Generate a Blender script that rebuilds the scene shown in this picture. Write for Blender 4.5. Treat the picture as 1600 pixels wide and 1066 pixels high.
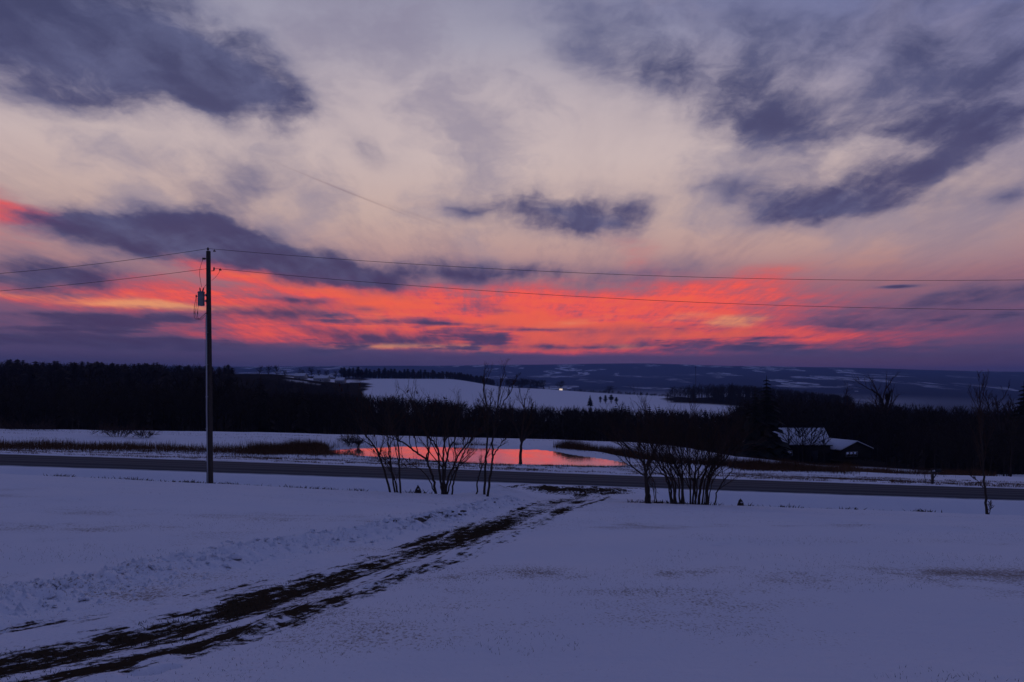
import bpy, math, random
import numpy as np
from math import radians, degrees, atan, atan2, hypot

# ------------------------------------------------------------------ camera, sky, exposure
SC = bpy.context.scene
for o in list(bpy.data.objects): bpy.data.objects.remove(o)
F, PX0, PY0, ZC = 1244.0, 800.0, 587.0, 10.0      # focal length in photo pixels, principal column, horizon row, eye height
cam_d = bpy.data.cameras.new('camera'); cam = bpy.data.objects.new('camera', cam_d)
SC.collection.objects.link(cam); SC.camera = cam
cam_d.sensor_width = 36.0; cam_d.lens = F / 1600 * 36.0
cam_d.shift_y = (PY0-533.0) / 1600
cam_d.clip_start = 0.1; cam_d.clip_end = 60000
cam.location = (0, 0, ZC); cam.rotation_euler = (radians(90), 0, 0)
SC.view_settings.view_transform = 'Standard'; SC.view_settings.look = 'None'
SC.view_settings.exposure = 0.0; SC.view_settings.gamma = 1.0
SC.view_settings.use_curve_mapping = False
SC.cycles.use_denoising = True
SC.cycles.max_bounces = 3; SC.cycles.diffuse_bounces = 1; SC.cycles.glossy_bounces = 2
SC.cycles.transparent_max_bounces = 4; SC.cycles.volume_bounces = 1
SC.cycles.caustics_reflective = False; SC.cycles.caustics_refractive = False

def lin(r, g, b):
    f = lambda c: (c/255/12.92 if c/255 <= 0.04045 else ((c/255+0.055)/1.055)**2.4)
    return (f(r), f(g), f(b), 1.0)

class NT:
    """tiny helper around a node tree"""
    def __init__(s, tree): s.t = tree
    def n(s, typ, **kw):
        nd = s.t.nodes.new(typ)
        for k, v in kw.items(): setattr(nd, k, v)
        return nd
    def put(s, sock, v):
        if isinstance(v, bpy.types.NodeSocket): s.t.links.new(v, sock)
        else: sock.default_value = v
    def m(s, op, a, b=0.0, c=0.0, clamp=False):
        nd = s.n('ShaderNodeMath', operation=op, use_clamp=clamp)
        s.put(nd.inputs[0], a); s.put(nd.inputs[1], b); s.put(nd.inputs[2], c)
        return nd.outputs[0]
    def v(s, op, a, b=(0, 0, 0), out=0):
        nd = s.n('ShaderNodeVectorMath', operation=op)
        s.put(nd.inputs[0], a); s.put(nd.inputs[1], b)
        return nd.outputs[out]
    def scale(s, a, k):
        nd = s.n('ShaderNodeVectorMath', operation='SCALE'); s.put(nd.inputs[0], a); s.put(nd.inputs['Scale'], k)
        return nd.outputs[0]
    def xyz(s, x, y, z=0.0):
        nd = s.n('ShaderNodeCombineXYZ'); s.put(nd.inputs[0], x); s.put(nd.inputs[1], y); s.put(nd.inputs[2], z)
        return nd.outputs[0]
    def sep(s, v):
        nd = s.n('ShaderNodeSeparateXYZ'); s.put(nd.inputs[0], v); return nd.outputs
    def noise(s, vec, scale=1.0, detail=4.0, rough=0.5, dist=0.0, col=False):
        nd = s.n('ShaderNodeTexNoise'); s.put(nd.inputs['Vector'], vec)
        nd.inputs['Scale'].default_value = scale; nd.inputs['Detail'].default_value = detail
        nd.inputs['Roughness'].default_value = rough; nd.inputs['Distortion'].default_value = dist
        return nd.outputs['Color' if col else 'Fac']
    def ss(s, x, a, b, lo=0.0, hi=1.0):
        nd = s.n('ShaderNodeMapRange', interpolation_type='SMOOTHSTEP')
        s.put(nd.inputs[0], x); nd.inputs[1].default_value = a; nd.inputs[2].default_value = b
        nd.inputs[3].default_value = lo; nd.inputs[4].default_value = hi
        return nd.outputs[0]
    def mix(s, f, a, b, mode='MIX'):
        nd = s.n('ShaderNodeMix', data_type='RGBA', blend_type=mode)
        s.put(nd.inputs[0], f); s.put(nd.inputs[6], a); s.put(nd.inputs[7], b)
        return nd.outputs[2]
    def ramp(s, f, stops, interp='LINEAR'):
        nd = s.n('ShaderNodeValToRGB'); s.put(nd.inputs[0], f); cr = nd.color_ramp; cr.interpolation = interp
        while len(cr.elements) < len(stops): cr.elements.new(0.5)
        for e, (p, c) in zip(cr.elements, stops): e.position = p; e.color = c
        return nd.outputs[0]

def sky_deg(px, py):
    return degrees(atan((px-PX0)/F)), degrees(atan2(PY0-py, hypot(F, px-PX0)))

# clouds and afterglow as soft patches: (photo column, row, half-width, half-height, tilt, weight), turned into directions below
DARK = [
    (690, 507, 120, 6, 1, .55), (560, 521, 150, 6, 1, .5), (900, 523, 110, 5, 0, .5), (1050, 532, 120, 5, 0, .5), (500, 476, 80, 6, 5, .45), (620, 488, 90, 5, 4, .35), (760, 480, 90, 5, 6, .35), (820, 545, 160, 5, 0, .5), (1240, 520, 110, 6, 0, .4), (980, 476, 90, 5, 8, .3),
    (1380, 100, 300, 110, 0, .50), (1060, 90, 220, 80, 10, .28), (1520, 60, 200, 90, 0, .3), (120, 440, 180, 26, 2, .4), (660, 470, 110, 8, 4, .3), (1000, 512, 130, 6, 0, .3), (820, 492, 120, 5, 2, .25),
    (60, 115, 150, 36, 4, .5), (250, 125, 170, 34, 12, .55), (300, 372, 170, 30, 4, .45), (480, 415, 90, 18, 8, .45), (870, 335, 120, 26, 4, .3), (700, 432, 200, 13, 2, .5), (1300, 300, 90, 30, -2, .6), (1580, 250, 90, 20, 0, .2), (1290, 235, 120, 26, 4, .3), (960, 330, 70, 36, 0, .3), (1480, 20, 200, 40, 0, .3),
    (120, 50, 300, 78, 6, 1.25), (330, 105, 170, 52, 24, 1.1), (440, 150, 80, 32, 35, 0.4), (120, 150, 190, 24, 8, .5), (0, 20, 160, 90, 0, .6), (30, 175, 80, 16, 4, .4),
    (360, 268, 110, 26, 4, 0.62), (320, 312, 90, 26, 0, .5), (590, 240, 45, 14, 10, .4),
    (240, 362, 200, 36, 3, 1.35), (380, 395, 150, 32, 8, 1.15), (560, 438, 120, 13, 6, 0.9), (50, 430, 140, 30, -3, 1.1), (140, 345, 90, 14, -4, .5),
    (60, 493, 110, 9, 0, 0.9), (220, 498, 130, 12, -3, .95), (420, 490, 110, 14, 2, 1.0), (90, 528, 260, 15, 0, 0.9), (280, 540, 260, 14, 0, 0.8),
    (540, 528, 160, 9, 2, 0.6), (760, 530, 130, 6, 2, 0.45), (640, 535, 110, 6, 1, .5),
    (845, 316, 90, 20, 10, 0.9), (905, 352, 80, 20, 6, 0.85), (985, 338, 60, 24, -20, 0.5), (750, 330, 70, 10, 6, .55), (930, 310, 50, 12, 0, .3),
    (770, 422, 140, 16, 2, 0.8), (650, 412, 80, 22, -8, 0.4), (1090, 412, 70, 16, -6, 0.4), (940, 430, 130, 15, 2, 0.45),
    (1330, 330, 130, 24, -2, 1.1), (1160, 300, 90, 24, 6, 0.7), (1400, 280, 120, 24, -4, .85), (1575, 302, 50, 22, 0, 0.7), (1240, 345, 70, 18, 0, 0.45),
    (1590, 195, 170, 56, -4, 0.75), (1440, 200, 150, 36, 4, 0.55), (1205, 185, 90, 36, 10, 0.6), (1090, 140, 120, 50, 20, 0.4), (1590, 110, 120, 40, -20, .4),
    (900, 60, 100, 50, 40, 0.16), (950, 5, 220, 30, 0, .26), (1130, 40, 160, 44, 10, 0.26), (1010, 110, 120, 34, 20, .26),
    (1540, 462, 190, 22, -4, 0.75), (1470, 505, 220, 24, 0, .6), (930, 541, 110, 5, 0, 0.7), (1140, 543, 130, 5, 0, 0.6), (1330, 538, 120, 6, 0, 0.6), (1060, 520, 90, 5, 0, .35)]
RED = [(640, 496, 320, 32, 3, .84), (1010, 486, 230, 40, -3, 0.62), (880, 440, 220, 18, 5, 0.26), (440, 438, 190, 15, 8, 1.0),
    (10, 326, 130, 19, 9, .95), (20, 372, 90, 28, 6, 0.34), (1250, 472, 160, 34, 0, 0.32), (1150, 530, 260, 14, 0, 0.6), (720, 540, 330, 9, 1, .85), (900, 520, 380, 14, 0, .4),
    (90, 462, 220, 20, 2, 0.75), (1400, 545, 180, 9, 0, 0.3), (300, 455, 150, 14, 6, .6), (330, 510, 300, 22, 0, 0.34), (985, 395, 70, 26, 30, .34), (700, 385, 60, 16, 20, .2),
    (1160, 436, 140, 20, -10, 0.32), (640, 460, 150, 18, 5, .62), (820, 462, 140, 18, 3, .45), (1480, 500, 200, 50, 0, 0.16)]
GOLD = [(120, 468, 190, 8, 2, 0.9), (250, 476, 110, 7, 2, 0.7), (600, 541, 110, 5, 1, 0.9), (730, 544, 90, 4, 1, 0.7), (1150, 506, 56, 10, -6, .85), (1070, 498, 60, 8, -8, .5),
    (900, 503, 90, 9, -6, 0.4), (560, 500, 170, 16, 3, 0.4), (980, 541, 60, 4, 0, .6), (700, 330, 260, 40, 8, 0.2), (1340, 400, 220, 26, -4, 0.25)]
ROWS = [566, 557, 549, 542, 535, 528, 520, 512, 504, 496, 487, 477, 466, 453, 440, 426, 411, 394, 374, 352, 328, 302, 272, 240, 205, 165, 120, 70, 15, -45, -110]

def build_sky():
    w = bpy.data.worlds.new('World'); SC.world = w; w.use_nodes = True
    t = w.node_tree; t.nodes.clear(); N = NT(t)
    d = N.n('ShaderNodeTexCoord').outputs['Generated']
    x, y, z = N.sep(d)
    az = N.m('DEGREES', N.m('ARCTAN2', x, y)); el = N.m('DEGREES', N.m('ARCSINE', z))
    P = N.xyz(az, el)
    zz = N.m('ADD', N.m('MAXIMUM', z, 0.0), 0.10)
    q = N.xyz(N.m('DIVIDE', x, zz), N.m('DIVIDE', y, zz))           # the cloud layer as a plane overhead
    def noise(vec, scale, detail, rough=.5, col=False):
        o = N.noise(vec, scale, detail, rough, 0, col); o.node.noise_dimensions = '2D'; return o
    rot = N.n('ShaderNodeMapping'); N.put(rot.inputs[0], q); rot.inputs['Rotation'].default_value = (0, 0, radians(-9)); rot.inputs['Scale'].default_value = (2.6, 0.55, 1)
    qs = rot.outputs[0]
    # wind-drawn warps, in degrees
    wa = noise(q, 1.3, 3, 0.5, True); wb = noise(N.v('MULTIPLY', P, (0.16, 0.30, 0)), 1.0, 5, 0.55, True)
    amp = N.ss(el, 0.0, 16.0, 0.25, 1.0)
    warp = N.v('ADD', N.v('MULTIPLY', N.v('SUBTRACT', wa, (.5, .5, .5)), (2.0, 1.0, 0)), N.v('MULTIPLY', N.v('SUBTRACT', wb, (.5, .5, .5)), (4.0, 2.2, 0)))
    Pw = N.v('ADD', P, N.scale(warp, amp))
    azw, elw, _ = N.sep(Pw)

    # --- density of cloud, red and gold light over the western sky: one curve per elevation, blended upwards
    nx = 73; A = np.linspace(-36, 36, nx)
    def dens(lst, e):
        r = np.zeros(nx)
        for px, py, rx, ry, ro, wt in lst:
            a0, e0 = sky_deg(px, py); k = 180/math.pi/F*math.cos(radians(a0))**2; c, s_ = math.cos(radians(-ro)), math.sin(radians(-ro))
            u = ((A-a0)*c + (e-e0)*s_)/(rx*k); v = (-(A-a0)*s_ + (e-e0)*c)/(max(ry, 5)*k)
            r += wt*np.exp(-u*u-v*v)
        return np.clip(r*0.5, 0, 1)
    u01 = N.m('DIVIDE', N.m('ADD', azw, 36.0), 72.0, clamp=True)
    ucol = N.xyz(u01, u01, u01)
    acc = None; pe = 0
    for py in ROWS:
        e = sky_deg(800, py)[1]
        cu = N.n('ShaderNodeRGBCurve'); N.put(cu.inputs['Color'], ucol)
        for c, lst in zip(cu.mapping.curves, (DARK, RED, GOLD)):
            val = dens(lst, e)
            keep = [0] + [i for i in range(1, nx-1) if abs(val[i]-(val[i-1]+val[i+1])/2) > 0.0015 or i % 6 == 0] + [nx-1]
            while len(c.points) < len(keep): c.points.new(0.5, 0.5)
            for p, i in zip(c.points, keep): p.location = (i/(nx-1), float(val[i]))
        cu.mapping.update()
        if acc is None: acc = cu.outputs[0]
        else:
            mr = N.n('ShaderNodeMapRange'); N.put(mr.inputs[0], elw); mr.inputs[1].default_value = pe; mr.inputs[2].default_value = e
            acc = N.mix(mr.outputs[0], acc, cu.outputs[0])
        pe = e
    dk, red, gold = N.sep(acc)
    dk = N.m('MULTIPLY', dk, 2.0); red = N.m('MULTIPLY', red, 2.0); gold = N.m('MULTIPLY', gold, 2.0)

    def blobs(vec, lst):
        acc = 0.0
        for px, py, rx, ry, ro, wt in lst:
            a, e = sky_deg(px, py); k = 180/math.pi/F*math.cos(radians(a))**2
            mp = N.n('ShaderNodeMapping', vector_type='TEXTURE'); N.put(mp.inputs['Vector'], vec)
            mp.inputs['Location'].default_value = (a, e, 0); mp.inputs['Rotation'].default_value = (0, 0, radians(-ro)); mp.inputs['Scale'].default_value = (rx*k, ry*k, 1)
            g = N.m('POWER', 0.36788, N.v('DOT_PRODUCT', mp.outputs[0], mp.outputs[0], out=1))
            acc = N.m('MULTIPLY_ADD', g, wt, acc)
        return acc

    # --- lit veil behind the clouds, by elevation
    e01 = N.m('DIVIDE', N.m('ADD', el, 10.0), 100.0, clamp=True)
    E = lambda py: (degrees(atan((PY0-py)/F))+10)/100
    veil = N.ramp(e01, [(0.0, lin(24, 24, 36)), (0.095, lin(40, 38, 58)), (E(572), lin(72, 62, 98)), (E(545), lin(94, 74, 110)),
        (E(500), lin(128, 90, 118)), (E(450), lin(165, 116, 125)), (E(400), lin(192, 154, 149)), (E(340), lin(203, 175, 167)),
        (E(250), lin(206, 186, 184)), (E(150), lin(192, 178, 184)), (E(60), lin(164, 160, 178)), (E(-60), lin(136, 137, 164)),
        (0.46, lin(100, 104, 144)), (0.62, lin(74, 84, 130)), (1.0, lin(52, 68, 120))])
    cool = N.ramp(e01, [(0.0, lin(24, 24, 36)), (0.095, lin(36, 37, 58)), (E(572), lin(66, 66, 104)), (E(480), lin(90, 86, 126)),
        (E(300), lin(86, 94, 146)), (E(100), lin(90, 102, 158)), (0.46, lin(70, 86, 142)), (1.0, lin(48, 67, 122))])
    off = N.m('ABSOLUTE', N.m('SUBTRACT', az, -2.0))
    base = N.mix(N.ss(off, 24.0, 80.0), veil, cool)          # away from the sunset the veil turns to dusk blue
    base = N.mix(N.ss(off, 50.0, 130.0, 0.0, 0.92), base, N.ramp(e01, [(0.0, lin(22, 23, 36)), (0.095, lin(30, 33, 54)), (0.11, lin(36, 44, 80)), (0.3, lin(34, 52, 100)), (0.6, lin(38, 58, 112)), (1.0, lin(46, 66, 122))]))   # the dark eastern sky
    base = N.mix(N.m('MULTIPLY', N.ss(N.m('ADD', N.m('MULTIPLY', az, 0.6), N.m('MULTIPLY', el, 1.2)), 27.0, 46.0), 0.75), base, cool)
    # cirrus drawn out along the wind, converging low in the west
    cir = noise(qs, 1.6, 5, 0.62); cirf = noise(qs, 6.0, 4, 0.65)
    cirr = N.m('ADD', N.m('MULTIPLY', cir, 0.6), N.m('MULTIPLY', cirf, 0.4))
    base = N.mix(N.m('MULTIPLY', N.ss(cirr, 0.42, 0.70, 0.0, 0.40), N.ss(el, 9.0, 18.0, 1.0, 0.25)), base, N.mix(0.5, base, lin(104, 94, 124)))
    alto = noise(N.v('MULTIPLY', Pw, (0.085, 0.15, 0)), 1.0, 6, 0.6)       # thin grey altostratus
    base = N.mix(N.m('MULTIPLY', N.ss(alto, 0.42, 0.72, 0.0, 0.62), N.ss(el, 5.0, 11.0)), base, lin(136, 130, 154))
    # --- afterglow
    low = noise(N.v('MULTIPLY', P, (0.10, 0.9, 0)), 1.0, 5, 0.6)        # flat layers near the horizon
    brk = N.m('ADD', N.m('MULTIPLY', cirr, 0.5), N.m('MULTIPLY', low, 0.5))
    red = N.m('MULTIPLY', red, N.m('MULTIPLY_ADD', brk, -3.4, 2.62))
    redc = N.ramp(red, [(0.0, lin(176, 104, 122)), (0.3, lin(196, 92, 106)), (0.5, lin(224, 88, 90)), (0.75, lin(250, 94, 80)), (1.0, lin(254, 104, 70))])
    base = N.mix(N.ss(red, 0.04, 0.8), base, redc)
    gold = N.m('MULTIPLY', gold, N.m('MULTIPLY_ADD', brk, -3.0, 2.4))
    base = N.mix(N.ss(gold, 0.1, 1.0, 0, 0.9), base, lin(250, 166, 112))
    # --- clouds
    n1 = noise(N.v('MULTIPLY', Pw, (0.13, 0.26, 0)), 1.0, 7, 0.62); n2 = noise(qs, 2.2, 4, 0.55)
    nn = N.m('ADD', N.m('MULTIPLY', n1, 0.66), N.m('MULTIPLY', n2, 0.34))
    out = N.m('MAXIMUM', N.ss(off, 36.0, 52.0), N.ss(el, 27.0, 38.0))   # the same broken deck goes on all round
    deck = N.m('MULTIPLY', N.ss(wa.node.outputs['Fac'], 0.46, 0.62), N.m('MULTIPLY', out, 0.9))
    dk = N.m('MAXIMUM', dk, deck)
    dk = N.m('MULTIPLY_ADD', N.ss(low, 0.50, 0.64), N.ss(el, 1.8, 6.0, 0.55, 0.0), dk)
    lent = blobs(P, [(1404, 448, 30, 3.2, 0, 1.0), (838, 515, 55, 3, 0, 0.8), (1205, 528, 46, 3, 0, 0.7), (700, 506, 66, 2.6, 2, 0.5), (450, 468, 46, 5, 2, 0.7)])
    dk = N.m('ADD', dk, lent)
    cm = N.m('MULTIPLY_ADD', N.m('MULTIPLY', N.m('SUBTRACT', nn, 0.5), 3.0), N.m('MULTIPLY', dk, 1.5, clamp=True), N.m('MULTIPLY', dk, 0.95))
    cloud = N.ss(cm, -0.04, 1.15, 0.0, 0.96)
    cc = N.ramp(e01, [(0.10, lin(72, 62, 96)), (E(520), lin(74, 60, 94)), (E(430), lin(68, 60, 96)), (E(340), lin(68, 65, 104)), (E(200), lin(67, 68, 106)), (E(40), lin(61, 66, 102)), (0.5, lin(50, 60, 102)), (1, lin(40, 54, 98))])
    cc = N.mix(N.m('MULTIPLY', N.ss(nn, 0.30, 0.62, 0.15, 1.0), N.ss(dk, 0.30, 1.1, 0.12, 1.0)), N.mix(N.ss(el, 3.0, 9.0, 0.25, 0.75), cc, lin(104, 108, 146)), cc)
    col = N.mix(cloud, base, cc)
    ct = blobs(P, [(548, 302, 90, 1.3, 19, 1.0), (650, 336, 70, 2.4, 17, .35)])      # contrail
    col = N.mix(N.m('MULTIPLY', ct, 0.34), col, lin(120, 96, 104))
    # bank of murk on the horizon
    murk = N.ramp(N.m('DIVIDE', N.m('ADD', az, 40.0), 80.0, clamp=True), [(0, lin(58, 58, 92)), (0.35, lin(92, 70, 94)), (0.6, lin(116, 74, 98)), (0.85, lin(116, 76, 100)), (1.0, lin(80, 66, 100))])
    col = N.mix(N.m('MULTIPLY', N.ss(el, 0.5, 1.7, 1.0, 0.0), N.m('MULTIPLY', N.ss(z, -0.004, 0.0), 0.85)), col, murk)
    bg = N.n('ShaderNodeBackground'); N.put(bg.inputs[0], col); bg.inputs[1].default_value = 1.0
    o = N.n('ShaderNodeOutputWorld'); t.links.new(bg.outputs[0], o.inputs[0])
    w.cycles.sampling_method = 'NONE'       # a soft sky needs no light sampling
build_sky()

# ------------------------------------------------------------------ helpers: noise, meshes, tags, materials
COL = SC.collection
def _hash(ix, iy, seed):
    n = (ix.astype(np.int64)*374761393 + iy.astype(np.int64)*668265263 + seed*1274126177) & 0xffffffff
    n = ((n ^ (n >> 13))*1274126177) & 0xffffffff
    return ((n ^ (n >> 16)) & 0xffff)/65535.0
def vnoise(x, y, seed=0):
    x = np.asarray(x, float); y = np.asarray(y, float)
    ix, iy = np.floor(x), np.floor(y); fx, fy = x-ix, y-iy
    fx = fx*fx*(3-2*fx); fy = fy*fy*(3-2*fy)
    a, b = _hash(ix, iy, seed), _hash(ix+1, iy, seed); c, d = _hash(ix, iy+1, seed), _hash(ix+1, iy+1, seed)
    return (a*(1-fx)+b*fx)*(1-fy) + (c*(1-fx)+d*fx)*fy
def fbm(x, y, oct=4, seed=0, gain=0.5):
    s = 0; a = 1; t = 0
    for i in range(oct):
        s = s + a*vnoise(x*2**i+i*17.3, y*2**i-i*9.1, seed+i*7); t += a; a *= gain
    return s/t - 0.5
def sstep(x, a, b):
    t = np.clip((np.asarray(x, float)-a)/(b-a), 0, 1); return t*t*(3-2*t)

def mesh_np(name, V, faces, mat=None, smooth=False, attrs=None):
    """V (n,3); faces: list of int arrays (m,3) or (m,4)"""
    me = bpy.data.meshes.new(name)
    V = np.asarray(V, np.float32); faces = [np.asarray(f, np.int32) for f in faces if len(f)]
    me.vertices.add(len(V)); me.vertices.foreach_set('co', V.ravel())
    nl = sum(f.size for f in faces); npol = sum(len(f) for f in faces)
    me.loops.add(nl); me.loops.foreach_set('vertex_index', np.concatenate([f.ravel() for f in faces]))
    tot = np.concatenate([np.full(len(f), f.shape[1], np.int32) for f in faces])
    me.polygons.add(npol); me.polygons.foreach_set('loop_start', np.concatenate([[0], np.cumsum(tot)[:-1]]).astype(np.int32))
    try: me.polygons.foreach_set('loop_total', tot)
    except Exception: pass
    if smooth: me.polygons.foreach_set('use_smooth', np.ones(npol, bool))
    if attrs:
        for k, v in attrs.items():
            v = np.asarray(v, np.float32)
            if v.ndim == 1:
                at = me.attributes.new(k, 'FLOAT', 'POINT'); at.data.foreach_set('value', v)
            else:
                at = me.attributes.new(k, 'FLOAT_VECTOR', 'POINT'); at.data.foreach_set('vector', v.ravel())
    me.update(calc_edges=True); me.validate()
    if mat: me.materials.append(mat)
    return me
def link(name, me, parent=None, **props):
    o = bpy.data.objects.new(name, me); COL.objects.link(o)
    if parent is not None: o.parent = parent
    for k, v in props.items(): o[k] = v
    return o
def thing(name, label, cat, loc=(0, 0, 0), rz=0.0, group=None):
    o = bpy.data.objects.new(name, None); COL.objects.link(o); o.location = loc; o.rotation_euler = (0, 0, rz)
    o.empty_display_size = 0.2; o['label'] = label; o['category'] = cat
    if group: o['group'] = group
    return o
class MB:
    """collects simple shapes into one mesh"""
    def __init__(s): s.V = []; s.Q = []; s.T = []; s.n = 0
    def add(s, v, q=(), t=()):
        v = np.asarray(v, float)
        if len(q): s.Q.append(np.asarray(q, int)+s.n)
        if len(t): s.T.append(np.asarray(t, int)+s.n)
        s.V.append(v); s.n += len(v); return s
    def box(s, c, size, rz=0.0, ry=0.0, taper=1.0):
        hx, hy, hz = [k/2 for k in size]
        v = np.array([(x*(taper if z > 0 else 1), y*(taper if z > 0 else 1), z) for z in (-hz, hz) for x, y in ((-hx, -hy), (hx, -hy), (hx, hy), (-hx, hy))])
        if ry: v = v @ np.array([[math.cos(ry), 0, -math.sin(ry)], [0, 1, 0], [math.sin(ry), 0, math.cos(ry)]])
        if rz: v = v @ np.array([[math.cos(rz), math.sin(rz), 0], [-math.sin(rz), math.cos(rz), 0], [0, 0, 1]])
        return s.add(v+np.array(c), [(3, 2, 1, 0), (4, 5, 6, 7), (0, 1, 5, 4), (1, 2, 6, 5), (2, 3, 7, 6), (3, 0, 4, 7)])
    def tube(s, pts, rad, n=6, cap=True):
        P = np.asarray(pts, float); m = len(P); R = np.broadcast_to(np.asarray(rad, float), (m,))
        T = np.gradient(P, axis=0); T /= np.linalg.norm(T, axis=1)[:, None]+1e-9
        ref = np.array([0, 1., 0]) if abs(T[:, 1]).mean() < 0.8 else np.array([1., 0, 0])
        U = np.cross(T, ref); U /= np.linalg.norm(U, axis=1)[:, None]+1e-9; W = np.cross(T, U)
        a = np.arange(n)*2*math.pi/n
        v = P[:, None]+R[:, None, None]*(U[:, None]*np.cos(a)[None, :, None]+W[:, None]*np.sin(a)[None, :, None])
        i = np.arange(m-1)[:, None]*n; j = np.arange(n)[None]; k = (j+1) % n
        q = np.stack([i+j, i+k, i+n+k, i+n+j], -1).reshape(-1, 4)
        v = v.reshape(-1, 3); t = []
        if cap:
            v = np.vstack([v, P[:1], P[-1:]]); b = m*n
            t = [(b, (c+1) % n, c) for c in range(n)] + [(b+1, (m-1)*n+c, (m-1)*n+(c+1) % n) for c in range(n)]
        return s.add(v, q, t)
    def lathe(s, c, prof, n=16):
        a = np.arange(n)*2*math.pi/n
        v = np.array([(r*math.cos(b), r*math.sin(b), z) for r, z in prof for b in a])+np.array(c)
        m = len(prof); q = [(i*n+j, i*n+(j+1) % n, (i+1)*n+(j+1) % n, (i+1)*n+j) for i in range(m-1) for j in range(n)]
        return s.add(v, q)
    def mesh(s, name, mat, smooth=False):
        f = ([np.vstack(s.Q)] if s.Q else [])+([np.vstack(s.T)] if s.T else [])
        return mesh_np(name, np.vstack(s.V), f, mat, smooth)
    def build(s, name, mat, parent=None, smooth=False, **props): return link(name, s.mesh(name, mat, smooth), parent, **props)

def material(name, fn):
    m = bpy.data.materials.new(name); m.use_nodes = True; t = m.node_tree; N = NT(t)
    b = t.nodes['Principled BSDF']; b.inputs['Specular IOR Level'].default_value = 0.2
    fn(N, b); return m
def plain(name, col, rough=0.85, metal=0.0, spec=0.2, vary=0.35, scale=8.0, bump=0.0):
    def fn(N, b):
        p = N.n('ShaderNodeTexCoord').outputs['Object']; n = N.noise(p, scale, 5, 0.6)
        c = N.mix(n, tuple(k*(1-vary) for k in col[:3])+(1,), tuple(min(1, k*(1+vary)) for k in col[:3])+(1,))
        N.put(b.inputs['Base Color'], c); b.inputs['Roughness'].default_value = rough; b.inputs['Metallic'].default_value = metal
        b.inputs['Specular IOR Level'].default_value = spec
        if bump:
            bp = N.n('ShaderNodeBump'); bp.inputs['Strength'].default_value = bump; bp.inputs['Distance'].default_value = 0.02
            N.put(bp.inputs['Height'], n); N.put(b.inputs['Normal'], bp.outputs[0])
    return material(name, fn)

# ------------------------------------------------------------------ the lie of the land: depth below the eye
ROAD_N, ROAD_F = 55.0, 61.3
POND_H = 8.0
RISE = 14.0/F            # the country climbs gently away from the house
def spline(xs, ys):
    xs, ys = np.array(xs, float), np.array(ys, float)
    d = np.diff(ys)/np.diff(xs); m = np.zeros_like(ys); m[1:-1] = np.where(d[1:]*d[:-1] > 0, 2*d[1:]*d[:-1]/(d[1:]+d[:-1]+1e-12), 0); m[0], m[-1] = d[0], d[-1]
    def f(x):
        x = np.clip(x, xs[0], xs[-1]); i = np.clip(np.searchsorted(xs, x)-1, 0, len(xs)-2); h = xs[i+1]-xs[i]; t = (x-xs[i])/h
        return (2*t**3-3*t**2+1)*ys[i]+(t**3-2*t**2+t)*h*m[i]+(-2*t**3+3*t**2)*ys[i+1]+(t**3-t**2)*h*m[i+1]
    return f
_lawn = spline([-60, -10, 0, 6.3, 15, 25, 33, 36, 37.2, 38.4, 40, 43, 46, 48.5, 51.5, 53.6, 54.6, 55], [1.0, 1.7, 1.98, 2.55, 3.48, 4.62, 5.60, 5.98, 6.16, 6.55, 7.35, 8.9, 9.9, 10.1, 9.25, 8.38, 8.07, 8.05])
_past = spline([54.9, 55, 61.3, 62.5, 66, 72, 80, 92, 102, 112, 122, 135, 150], [8.05, 8.05, 8.05, 8.10, 8.4, 8.9, 9.0, 8.95, 9.3, 10.1, 11.6, 13.6, 15.2])
_crest = lambda x: np.where(x < 0, 60*np.tanh(x/60)*0.050, 80*np.tanh(x/80)*0.034)
_grade = lambda x: 90*np.tanh(x/90)*0.036
TPX = np.array([-500, 0, 400, 560, 700, 800, 1000, 1150, 1300, 1600, 2100])
TY = np.array([112, 150, 200, 300, 450, 600, 800, 1000, 1300, 2000, 3000, 5000, 7000, 9000, 12000, 20000.])
TH = np.array([
    [8.0, 8.4, 8.9, 9.4, 9.8, 10.1, 10.8, 12.6, 14.4, 15.5, 17],
    [13, 13.4, 13.4, 14, 14.8, 15.2, 16, 17, 17.6, 20, 22],
    [15, 15.6, 16.4, 18, 19.5, 20, 21, 22, 23, 27, 30],
    [16, 16, 19, 22, 25.5, 27, 29, 30, 30, 36, 42],
    [12, 12.5, 17, 25, 29, 31, 34, 35, 37, 46, 55],
    [9, 10, 15, 22, 27, 30, 33, 29.5, 34, 60, 75],
    [10, 12, 8.5, 18, 21.5, 27.5, 34, 30, 38, 84, 110],
    [14, 16, 9, 15, 15.5, 26.5, 35.5, 42, 60, 110, 140],
    [30, 34, 18, 24, 28, 42, 52, 62, 84, 140, 170],
    [60, 60, 56, 60, 66, 76, 86, 96, 118, 170, 200],
    [100, 100, 100, 100, 105, 110, 118, 126, 140, 176, 200],
    [110, 112, 114, 114, 116, 120, 124, 130, 140, 160, 190],
    [40, 50, 60, 62, 70, 74, 72, 80, 86, 100, 120],
    [-10, -8, -10, -12, -10, -20, -40, -8, 10, 48, 66],
    [60, 60, 60, 60, 60, 60, 60, 70, 80, 110, 130],
    [200]*11], float)
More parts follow.
